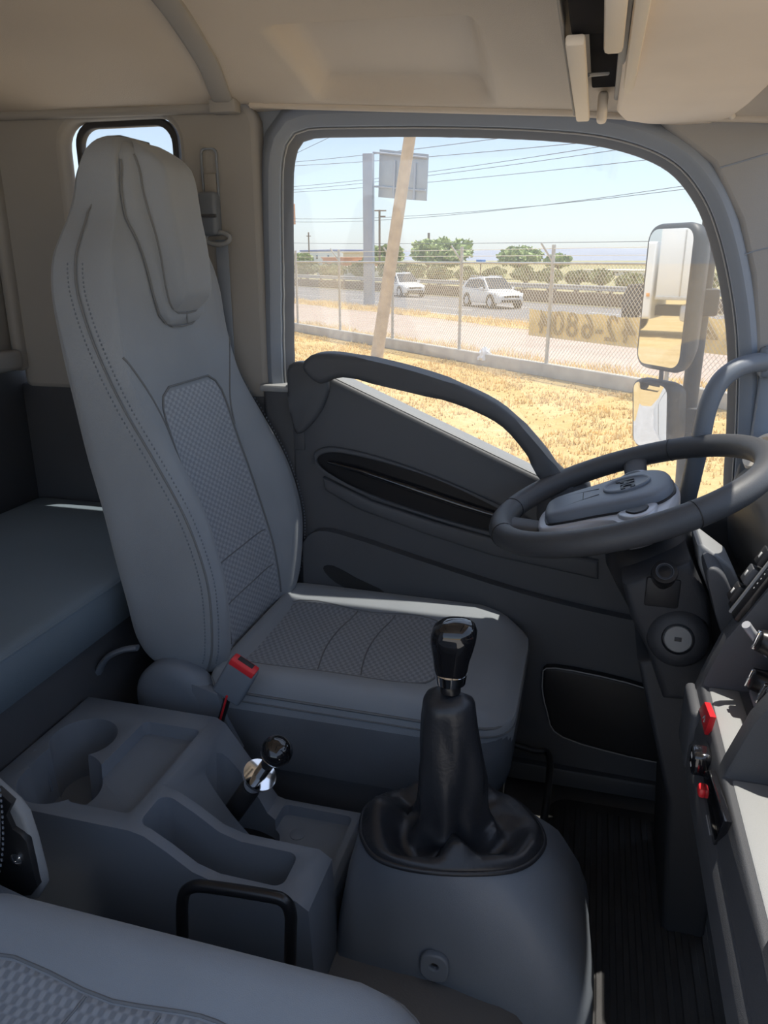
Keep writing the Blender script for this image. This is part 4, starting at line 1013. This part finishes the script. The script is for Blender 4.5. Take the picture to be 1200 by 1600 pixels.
# yellow banners tied on the outer side of the fence, lettering seen from behind
def banner(name, pix0, pix1, ytop, ybot, txt, tx, size, label, seedv):
    s0, _ = Q(pix0, 500, 10.9); s1, _ = Q(pix1, 500, 10.9)
    zt = Q(pix0, ytop, 10.9)[1] - GZ; zb = Q(pix0, ybot, 10.9)[1] - GZ
    t = thing(name, RD((s0 + s1) / 2, 10.9, GZ + zb), label, 'banner', 'banners tied to the fence')
    vs, fs = [], []; nx, nz = 60, 10
    def off(s, h): return .012 * noise.noise(Vector((s * 2.2 + seedv, h * 2, 0))) + .006 * noise.noise(Vector((s * 6, h * 5, seedv)))
    for side in (0, 1):
        for i in range(nx + 1):
            for j in range(nz + 1):
                s = s0 + (s1 - s0) * i / nx; h = zb + (zt - zb) * j / nz
                sag = .03 * abs(math.sin(i / nx * math.pi * 3)) * (j / nz)
                vs.append(fp(s, .06 + off(s, h) + .004 * side, h - sag))
    n1 = (nx + 1) * (nz + 1)
    for q in range(2):
        for i in range(nx):
            for j in range(nz):
                a = q * n1 + i * (nz + 1) + j; fs.append((a, a + 1, a + nz + 2, a + nz + 1))
    sh_ = mesh('cloth', vs, fs, 'banner', t, 180)
    hm_ = (zt + zb) / 2
    # local text frame: text x runs along -s (it is read from the road), y up, facing away from the truck; letters soak through
    for body_, sx in tx:
        m = FM @ Matrix(((-1, 0, 0, sx), (0, 0, -1, .040 + off(sx, hm_)), (0, 1, 0, hm_), (0, 0, 0, 1)))
        text('lettering', body_, m, size, 'banner_ink', t, .002, .004)
    for s in (s0, (s0 + s1) / 2, s1): tube('tie', [fp(s, .0, zt + .02), fp(s, .06, zt - .01)], .006, 'wire', t, 5)
def sx(px, py): return Q(px, py, 10.9)[0]
banner('fence_banner', 827, 1002, 482, 524, '', [(c, sx(x, 505)) for c, x in (('4', 850), ('0', 873), ('8', 895), ('6', 919), ('-', 938), ('2', 957), ('4', 984))], .66,
       'long yellow banner on the fence showing 42-6804 in reverse', 2.0)
banner('fence_banner', 1072, 1175, 492, 548, '', [('4', sx(1106, 525))], .80, 'yellow banner piece with a large reversed 4 right of the mirror', 5.0)

# leaning pole
lp0 = Vector(P(588, 562, Z=GZ))
lp1 = Vector(P(650, 150, Y=lp0.y - .3))
tag(tube('leaning_pole', [lp0 - Vector((0, 0, .2)), lp0, lp0.lerp(lp1, .3), lp0.lerp(lp1, .65), lp1, lp1 + (lp1 - lp0) * .15], [.155, .152, .145, .135, .125, .12], 'wood', None, 14), 'pale leaning wooden pole standing in the yard before the fence', 'pole')

# road sign seen from behind
sg = thing('road_sign', P(577, 476, Z=GZ), 'tall grey road sign post with a square panel seen from behind', 'road sign')
q0 = P(577, 476, Z=GZ); SYv = q0[1]
box('post', (q0[0] - .25, SYv - .22, GZ), (q0[0] + .25, SYv + .22, P(578, 240, Y=SYv)[2]), 'sign_post', sg, .03)
pa, pb_, pc, pd_ = (Vector(P(x, y, Y=SYv + dy)) for x, y, dy in ((593, 233, .2), (669, 241, -.6), (666, 314, -.6), (591, 308, .2)))
nn = (pb_ - pa).cross(pd_ - pa).normalized()
mm = frame(pa, nn, pb_ - pa); mi = mm.inverted(); pl = [tuple((mi @ p).xy) for p in (pa, pb_, pc, pd_)]
pan = prism('panel', pl, mm, .08, 'sign_grey', sg, .01)
sgn = 1 if nn.y < 0 else -1
for k in (.34, .52, .76):
    a, b = pa.lerp(pb_, k), pd_.lerp(pc, k); nv = nn * (sgn * .12 if sgn > 0 else -.06)
    tube('rib', [a + (pa - pd_) * -.2 + nv, b + nv], .07, 'sign_post', pan, 6)
for k in (.08, .78):
    a, b = pa.lerp(pd_, k), pb_.lerp(pc, k); nv = nn * (sgn * .12 if sgn > 0 else -.06)
    tube('brace', [a + nv - (b - a) * .12, b + nv], .05, 'sign_post', pan, 6)

# guard rail
gr = thing('guard_rail', RD(-30, 29.6), 'long metal guard rail on the far side of the road', 'guard rail')
GMm = Matrix(((EV[0], NV[0], 0, NV[0] * 29.6), (EV[1], NV[1], 0, NV[1] * 29.6), (0, 0, 1, GZ), (0, 0, 0, 1)))
for d, h0, h1 in ((29.6, .75, 1.02),):
    pr_ = [(0, h0), (-.05, h0 + .04), (-.05, h0 + .09), (0, h0 + .135), (-.05, h0 + .18), (-.05, h0 + .23), (0, h0 + .27)]
    lps = [[GMm @ Vector((s, y, z)) for y, z in pr_] for s in (-130, 40)]
    loft('beam', lps, 'rail', gr, cap=(False, False), closed=False)
pm = None
for i in range(42):
    s = -128 + i * 4
    if pm is None:
        o = box('post', (-.08, .0, .0), (.08, .14, .95), 'trunk', gr, .01); pm = o.data; o.data.transform(Matrix.Rotation(-.77, 4, 'Z'))
    else: o = link(bpy.data.objects.new('post', pm), gr)
    o.location = RD(s, 29.7)
# dark hedge-like back band: low wall
lw = box('low_wall', (-170, .6, 0), (60, .8, .62), 'trunk', None, .02); lw.data.transform(GMm)
tag(lw, 'low dark wall running behind the guard rail', 'wall')

# ---- cars
def suv(name, s, d, label):
    t = thing(name, RD(s, d), label, 'car', 'white cars on the road')
    m = Matrix(((EV[0], NV[0], 0, 0), (EV[1], NV[1], 0, 0), (0, 0, 1, 0), (0, 0, 0, 1))) @ Matrix.Rotation(R(-9), 4, 'Z') @ Matrix.Scale(.88, 4); m.translation = Vector(RD(s, d, GZ - .03))
    # body: cross-sections along the length, front is +x
    xs_ = [(-2.20, .45, .95, .70), (-2.15, .36, 1.02, .82), (-1.9, .30, 1.06, .90), (-1.2, .26, 1.04, .92), (0, .25, 1.0, .93), (.8, .26, .98, .92), (1.2, .28, .96, .91), (1.75, .30, .90, .88), (2.05, .32, .80, .80), (2.18, .38, .70, .68)]
    lp = []
    for x, z0, z1, hw in xs_:
        lp.append([m @ Vector((x, y, z)) for y, z in ((-hw * .93, z0), (-hw, z0 + .12), (-hw, (z0 + z1) / 2 + .05), (-hw * .97, z1 - .08), (-hw * .86, z1), (0, z1 + .03), (hw * .86, z1), (hw * .97, z1 - .08), (hw, (z0 + z1) / 2 + .05), (hw, z0 + .12), (hw * .93, z0))])
    loft('body', lp, 'paint', t, ang=40)
    gh_ = [(-2.02, 1.02, 1.06, .84), (-1.85, 1.0, 1.42, .74), (-1.55, 1.0, 1.60, .66), (-.4, .99, 1.66, .66), (.1, .98, 1.62, .66), (.55, .97, 1.35, .72), (1.0, .96, 1.0, .82)]
    lp = []
    for x, z0, z1, hw in gh_:
        lp.append([m @ Vector((x, y, z)) for y, z in ((-.86, z0), (-hw, z1 - .05 if z1 > 1.1 else z1), (-hw * .9, z1), (0, z1 + .015), (hw * .9, z1), (hw, z1 - .05 if z1 > 1.1 else z1), (.86, z0))])
    loft('cabin', lp, 'paint', t, ang=30)
    def glass(name_, pts, th=.012):
        a, b, c = (Vector(p) for p in pts[:3]); nrm = (b - a).cross(c - a).normalized()
        vs = [m @ (Vector(p) + nrm * th) for p in pts] + [m @ (Vector(p) - nrm * th) for p in pts]; n = len(pts)
        mesh(name_, vs, [tuple(range(n)), tuple(range(2 * n - 1, n - 1, -1))] + [(i, (i + 1) % n, n + (i + 1) % n, n + i) for i in range(n)], 'car_glass', t)
    for sy in (-1, 1):
        def sd2(x, z): return (x, sy * (.868 - (z - 1.0) * .33), z)
        glass('side_glass', [sd2(-1.75, 1.08), sd2(-1.15, 1.06), sd2(-1.15, 1.50), sd2(-1.45, 1.48)])
        glass('side_glass', [sd2(-1.08, 1.06), sd2(-.22, 1.05), sd2(-.25, 1.56), sd2(-1.08, 1.51)])
        glass('side_glass', [sd2(-.14, 1.05), sd2(.72, 1.04), sd2(.22, 1.48), sd2(-.15, 1.55)])
        for wx in (-1.32, 1.38):
            w0 = m @ Matrix.Translation((wx, sy * .94, .36)) @ Matrix.Rotation(math.pi / 2 * -sy, 4, 'X')
            tw = lathe('wheel', [(.34, -.20), (.36, -.18), (.36, -.03), (.33, .0), (.25, .0), (.24, -.02), (0, -.02)], w0, 'tyre', t, 24)
            lathe('rim', [(.24, -.02), (.22, .005), (.06, .012), (0, .012)], w0, 'silver', tw, 10)
            aw_ = m @ Matrix.Translation((wx, sy * .925, .36)) @ Matrix.Rotation(math.pi / 2 * -sy, 4, 'X')
            lathe('wheel_arch', [(.43, -.1), (.43, .004), (.36, .006), (.36, -.1)], aw_, 'black', t, 24)
        box_pts = [(2.05, sy * .50, .72), (1.88, sy * .86, .74), (1.80, sy * .885, .84), (2.0, sy * .55, .82)]
        vs = [m @ (Vector(p) + Vector((.06, 0, 0))) for p in box_pts] + [m @ (Vector(p) - Vector((.05, 0, 0))) for p in box_pts]
        mesh('headlight', vs, [(0, 1, 2, 3), (7, 6, 5, 4)] + [(i, (i + 1) % 4, 4 + (i + 1) % 4, 4 + i) for i in range(4)], 'lens', t)
        mr_ = box('door_mirror', (.45, sy * .92, .98), (.62, sy * 1.10, 1.12), 'paint', None, .03); mr_.data.transform(m); COL.objects.unlink(mr_); link(mr_, t)
    glass('windscreen', [(.96, -.74, 1.04), (.96, .74, 1.04), (.20, .60, 1.585), (.20, -.60, 1.585)], .03)
    for nm_, lo_b, hi_b, mt_ in (('grille', (2.08, -.48, .60), (2.20, .48, .72), 'black'), ('bumper_intake', (2.02, -.62, .36), (2.20, .62, .50), 'black'), ('number_plate', (2.19, -.24, .51), (2.22, .24, .60), 'white'), ('roof_rail', (-1.5, -.60, 1.66), (.0, -.56, 1.71), 'silver'), ('roof_rail', (-1.5, .56, 1.66), (.0, .60, 1.71), 'silver')):
        o = box(nm_, lo_b, hi_b, mt_, None, .02); o.data.transform(m); COL.objects.unlink(o); link(o, t)
    return t
s_, _ = Q(768, 478, 25.2)
suv('white_suv', s_, 25.2, 'white sport utility car, nearer one, driving right between the fence posts')
s_, _ = Q(630, 462, 27.8)
suv('white_suv', s_, 27.8, 'farther white car partly hidden behind the leaning pole')
# dark vehicle behind the mirror
s_, _ = Q(1024, 480, 24.0)
t = thing('dark_van', RD(s_, 24.0), 'dark vehicle on the road mostly hidden behind the side mirror', 'car')
m = Matrix(((EV[0], NV[0], 0, 0), (EV[1], NV[1], 0, 0), (0, 0, 1, 0), (0, 0, 0, 1))); m.translation = Vector(RD(s_, 24.0, GZ - .03))
o = prism('body', [(-.9, .3), (-.95, .9), (-.7, 1.40), (.4, 1.48), (.9, 1.0), (1.9, .9), (2.0, .4)], m @ Matrix(((1, 0, 0, 0), (0, 0, 1, -.85), (0, 1, 0, 0), (0, 0, 0, 1))), 1.7, 'truck_dark', t, .1, 3)
for wx in (-.4, 1.4):
    lathe('wheel', [(.3, -.1), (.33, 0), (.33, .2), (.3, .24), (0, .24)], m @ Matrix.Translation((wx, -.78, .33)) @ Matrix.Rotation(math.pi / 2, 4, 'X'), 'tyre', t, 20)

# ---- trees, shrubs
def foliage(name, c, rx, ry, rz, n, size, mat, parent, seed):
    rr = np.random.default_rng(seed); R3 = np.array((rx, ry, rz))
    cl_ = rr.uniform(-1, 1, (60, 3)); cl_ = cl_[np.linalg.norm(cl_, axis=1) < 1][:26] * R3 * .78
    d = rr.normal(0, 1, (n, 3)); d /= np.linalg.norm(d, axis=1)[:, None]
    p = np.array(c) + cl_[rr.integers(len(cl_), size=n)] + d * R3 * .30 * rr.uniform(.3, 1, (n, 1)) ** .5
    a = rr.normal(0, 1, (n, 3)); a /= np.linalg.norm(a, axis=1)[:, None]; b = np.cross(a, rr.normal(0, 1, (n, 3))); b /= np.linalg.norm(b, axis=1)[:, None]
    sz = size * rr.uniform(.5, 1.2, (n, 1)); a *= sz; b *= sz * .45
    vs = np.stack([p - a - b, p + a - b, p + a + b, p - a + b], 1).reshape(-1, 3); fs = np.arange(n * 4).reshape(-1, 4)
    me = bpy.data.meshes.new(name); me.from_pydata(vs.tolist(), [], fs.tolist()); me.update()
    return obj(name, me, mat, parent, 180)
def tree(px, pyt, pyb, wpx, d, label, seed, mat='leaf', name='acacia_tree', grp='trees beyond the road'):
    s, zt = Q(px, pyt, d); _, zb = Q(px, pyb, d); base = RD(s, d)
    dist = np.linalg.norm(base - CAM); hw = wpx / 2 * dist / FPX
    t = thing(name, base, label, 'tree' if 'tree' in name else 'shrub', grp)
    h = zt - GZ; rz = max((zt - zb) / 2, .4)
    foliage('foliage', (base[0], base[1], zt - rz), hw * .9, hw * .9, rz * .95, 2600, dist * .0032, mat, t, seed)
    tube('trunk', [base - np.array([0, 0, .1]), base + np.array([.1, 0, h * .3]), base + np.array([0, .1, h * .7])], [.22, .17, .08], 'trunk', t, 8)
tree(690, 366, 420, 112, 60, 'large spreading green tree behind the cars', 1)
tree(603, 382, 418, 70, 66, 'round green tree seen between sign post and leaning pole', 2)
tree(812, 384, 420, 80, 64, 'green tree just right of the nearer white car', 3)
tree(872, 398, 418, 46, 80, 'small pale green tree near the left of the hill', 4)
tree(474, 396, 414, 30, 75, 'small tree at the far left edge of the window', 5)
ORD = ['first', 'second', 'third', 'fourth', 'fifth', 'sixth', 'seventh', 'eighth', 'ninth', 'tenth', 'eleventh', 'twelfth', 'thirteenth', 'fourteenth', 'fifteenth', 'sixteenth']
for k, px in enumerate(range(480, 1150, 42)):
    yb = 412 + (px - 470) * .03
    tree(px + random.uniform(-5, 5), yb - random.uniform(2, 7) + (px - 470) * .004, yb + 18, 46, 39 + (k % 3) * 2.2, 'low olive scrub bush behind the guard rail, ' + ORD[k] + ' from the left', 30 + k, 'leaf2', 'scrub_bush', 'scrub bushes behind the guard rail')

# ---- far poles, cables, buildings, hills
def upole(px, pyt, d, label, arms=()):
    s, zt = Q(px, pyt, d); b = RD(s, d); t = thing('utility_pole', b, label, 'pole', 'utility poles beyond the road')
    tube('shaft', [b, (b[0], b[1], zt)], .16, 'trunk', t, 8)
    for dz, l, side in arms:
        a = np.array([b[0], b[1], zt - dz]); tube('crossarm', [a - RT * l * (0 if side > 0 else 1), a + RT * l * (1 if side >= 0 else 0)], .09, 'trunk', t, 6)
upole(593, 328, 62, 'utility pole with two crossarms left of the leaning pole', ((.1, 1.0, 0), (.9, .9, 1)))
upole(482, 363, 80, 'thin utility pole at the far left of the window', ((.8, .5, 0),))
upole(670, 364, 60, 'plain dark utility pole in front of the large tree')
def cable(x0, y0, x1, y1, d0, d1, sag, label, r=.022):
    s0, z0 = Q(x0, y0, d0); s1, z1 = Q(x1, y1, d1); a, b = RD(s0, d0, z0), RD(s1, d1, z1); pts = []
    for i in range(13):
        t = -.25 + 1.5 * i / 12; p = a + (b - a) * t; p[2] -= sag * (1 - (2 * t - 1) ** 2); pts.append(p)
    tag(tube('power_line', pts, r, 'cable', None, 5), label, 'cable', 'overhead power lines')
CB = [(462, 253, 840, 208, .10, 'upper thin cable left of the road sign'), (462, 259, 1000, 214, .15, 'second cable below the top one near the sign'), (466, 238, 512, 216, .0, 'short steep cable in the top left corner of the window'),
      (466, 291, 900, 235, .2, 'thick cable passing behind the middle of the sign'), (466, 296, 1020, 226, .2, 'cable running just under the thick one'), (466, 300, 1080, 242, .2, 'lower cable of the bundle behind the sign'),
      (470, 342, 1100, 292, .5, 'faint drooping cable in mid sky'), (470, 347, 1100, 286, .6, 'second faint drooping cable in mid sky'), (470, 380, 1100, 376, .1, 'lowest thin cable just above the hills')]
for i, (x0, y0, x1, y1, sg_, lb) in enumerate(CB): cable(x0, y0, x1, y1, 34 + i * .9, 34 + i * .9, sg_, lb + ' ')
for o in bpy.data.objects:
    if o.name.startswith('power_line'): o['label'] = o['label'].strip()

def building(px0, px1, pyt, d, dep, wall, roofm, label, wins=3):
    s0, zt = Q(px0, pyt, d); s1, _ = Q(px1, pyt, d); t = thing('far_building', RD((s0 + s1) / 2, d), label, 'building', 'buildings beyond the road')
    fm_ = Matrix(((EV[0], NV[0], 0, NV[0] * d), (EV[1], NV[1], 0, NV[1] * d), (0, 0, 1, GZ), (0, 0, 0, 1))); h = zt - GZ
    def bb(n, lo, hi, mt, par, bev=.02):
        o = box(n, lo, hi, mt, None, bev); o.data.transform(fm_); COL.objects.unlink(o); return link(o, par)
    wl = bb('walls', (s0, 0, 0), (s1, dep, h * .93), wall, t); bb('roof', (s0 - .3, -.3, h * .90), (s1 + .3, dep + .3, h), roofm, t, .05)
    for i in range(wins):
        x = s0 + (s1 - s0) * (i + .5) / wins; bb('window', (x - .6, -.05, h * .45), (x + .6, .1, h * .68), 'car_glass', t)
    bb('door', (s0 + (s1 - s0) * .06, -.05, 0), (s0 + (s1 - s0) * .06 + 1, .1, h * .4), 'trunk', t)
building(470, 522, 391, 120, 12, 'wall_white', 'roof_blue', 'white shed with a purple-blue roof at the far left')
building(504, 536, 402, 90, 10, 'wall_orange', 'wall_orange', 'orange-red building left of the sign post')
building(536, 562, 393, 110, 10, 'wall_cream', 'wall_cream', 'cream building right behind the sign post')
building(495, 572, 416, 54, 4, 'wall_white', 'wall_white', 'low pale wall-like building at the roadside')
building(905, 988, 421, 90, 10, 'wall_white', 'wall_white', 'long low white building right of the fence post', 5)
for px, py, w_, h_, d, mt, lb, ct in ((748, 409, 13, 6, 56, 'blue_sign', 'small blue panel beyond the guard rail', 'panel'), (728, 434, 24, 8, 40, 'orange_box', 'orange crate-like box behind the guard rail', 'box')):
    s, z = Q(px, py, d); dist = np.linalg.norm(RD(s, d) - CAM); w2 = w_ / 2 * dist / FPX; h2 = h_ / 2 * dist / FPX
    o = box('roadside_sign' if ct == 'panel' else 'roadside_box', (s - w2, d, z - h2), (s + w2, d + .6, z + h2), mt, None, .03)
    o.data.transform(Matrix(((EV[0], NV[0], 0, 0), (EV[1], NV[1], 0, 0), (0, 0, 1, 0), (0, 0, 0, 1)))); tag(o, lb, ct)
    if ct == 'panel':
        p0 = RD(s, d + .3); tube('leg', [p0, (p0[0], p0[1], z)], .08, 'trunk', o, 6)
# red hoarding edge at the left of the window
s, z = Q(459, 330, 45); hbd = box('roadside_hoarding', (s - 2.2, 45, z - 1.6), (s + .03, 45.2, z + .9), 'wall_orange', None, .02)
hbd.data.transform(Matrix(((EV[0], NV[0], 0, 0), (EV[1], NV[1], 0, 0), (0, 0, 1, 0), (0, 0, 0, 1)))); tag(hbd, 'reddish hoarding edge at the far left side of the window', 'hoarding')
p0 = RD(s - 1, 45.1); tube('leg', [p0, (p0[0], p0[1], z - 1)], .12, 'trunk', hbd, 8)
# hills: a long low ridge
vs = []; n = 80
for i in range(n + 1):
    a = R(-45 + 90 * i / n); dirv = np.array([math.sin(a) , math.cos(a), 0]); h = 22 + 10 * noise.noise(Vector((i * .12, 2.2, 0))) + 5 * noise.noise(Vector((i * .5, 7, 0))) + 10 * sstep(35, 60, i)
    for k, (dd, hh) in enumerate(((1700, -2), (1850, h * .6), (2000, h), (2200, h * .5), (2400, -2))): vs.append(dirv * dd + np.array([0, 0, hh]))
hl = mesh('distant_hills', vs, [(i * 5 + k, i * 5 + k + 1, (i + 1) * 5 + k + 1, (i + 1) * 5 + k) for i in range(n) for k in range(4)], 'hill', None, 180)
hl['kind'] = 'structure'; hl['label'] = 'long low hills with blue-grey haze tint on the horizon'

# ---- litter
def crumple(name, c, r, mat, label, flat=1.0, seed=0):
    bm = bmesh.new(); bmesh.ops.create_icosphere(bm, subdivisions=3, radius=1)
    for v in bm.verts:
        k = 1 + .5 * noise.noise(v.co * 2.3 + Vector((seed, 0, 0))) + .2 * noise.noise(v.co * 6 + Vector((0, seed, 0)))
        v.co = Vector((v.co.x * r * k, v.co.y * r * k, max(v.co.z * k, -.3) * r * flat)) + Vector(c)
    tag(bm_obj(name, bm, mat, None, 30), label, 'litter')
b_ = P(757, 571, Z=GZ); crumple('plastic_bag', b_ + np.array([0, 0, .18]), .14, 'bag', 'white plastic bag caught in the grass behind the fence kerb', 1.5, 3)
b_ = P(950, 602, Z=GZ); crumple('blue_wrapper', b_ + np.array([0, 0, .06]), .16, 'blue_litter', 'pale blue wrapper lying by the kerb, left piece', .5, 6)
b_ = P(976, 607, Z=GZ); crumple('blue_wrapper', b_ + np.array([0, 0, .05]), .14, 'blue_litter', 'pale blue wrapper lying by the kerb, right piece', .5, 9)

# ---- parked white box truck, the one the mirrors show
def box_truck(cx, cy, yaw):
    t = thing('box_truck', (cx, cy, GZ), 'white box truck parked behind, seen in the side mirror', 'truck')
    m = Matrix.Translation((cx, cy, GZ)) @ Matrix.Rotation(yaw, 4, 'Z')
    def bb(n, lo, hi, mt, bev=.03, par=t):
        o = box(n, lo, hi, mt, None, bev); o.data.transform(m); COL.objects.unlink(o); return link(o, par)
    cb = bb('cargo_box', (-5.2, -1.15, 1.15), (0, 1.15, 3.1), 'truck_white')
    bb('side_rail', (-5.2, -1.18, 1.12), (0, -1.14, 1.22), 'galv', .01); bb('side_rail', (-5.2, 1.14, 1.12), (0, 1.18, 1.22), 'galv', .01)
    for i in range(6):
        for sy in (-1, 1): bb('panel_joint', (-5.2 + i * .9, sy * 1.152 - .006, 1.22), (-5.16 + i * .9, sy * 1.152 + .006, 3.05), 'galv', .002, cb)
    bb('chassis', (-5.1, -.45, .62), (1.9, .45, .92), 'truck_dark')
    o = prism('cab', [(.12, .7), (.12, 2.75), (1.35, 2.75), (1.85, 1.75), (1.95, 1.1), (1.92, .55), (.12, .55)], m @ Matrix(((1, 0, 0, 0), (0, 0, 1, -1.0), (0, 1, 0, 0), (0, 0, 0, 1))), 2.0, 'truck_white', t, .08, 3)
    for sy in (-1, 1):
        o = prism('side_window', [(.45, 1.65), (.45, 2.4), (1.25, 2.4), (1.55, 1.65)], m @ Matrix(((1, 0, 0, 0), (0, 0, 1, sy * 1.005 - .01), (0, 1, 0, 0), (0, 0, 0, 1))), .02, 'car_glass', t, .004)
        bb('side_lamp', (.2, sy * 1.0 - .02, 1.2), (.3, sy * 1.0 + .02, 1.3), 'orange_box', .01)
        for wx in (-3.6, 1.05):
            lathe('wheel', [(.40, -.14), (.44, -.10), (.44, .10), (.40, .14), (.2, .14), (.18, .06), (0, .06)], m @ Matrix.Translation((wx, sy * .92, .44)) @ Matrix.Rotation(math.pi / 2 * -sy, 4, 'X'), 'tyre', t, 24)
    bb('bumper', (1.7, -1.0, .38), (2.02, 1.0, .68), 'truck_white')
    bb('tank', (-1.9, -1.0, .5), (-.7, -.5, 1.0), 'silver', .1); bb('guard', (-3.0, 1.0, .45), (-.5, 1.05, .62), 'galv')
box_truck(-23.2, 7.05, R(90))

for o in bpy.data.objects:
    if '_b' in o: del o['_b']
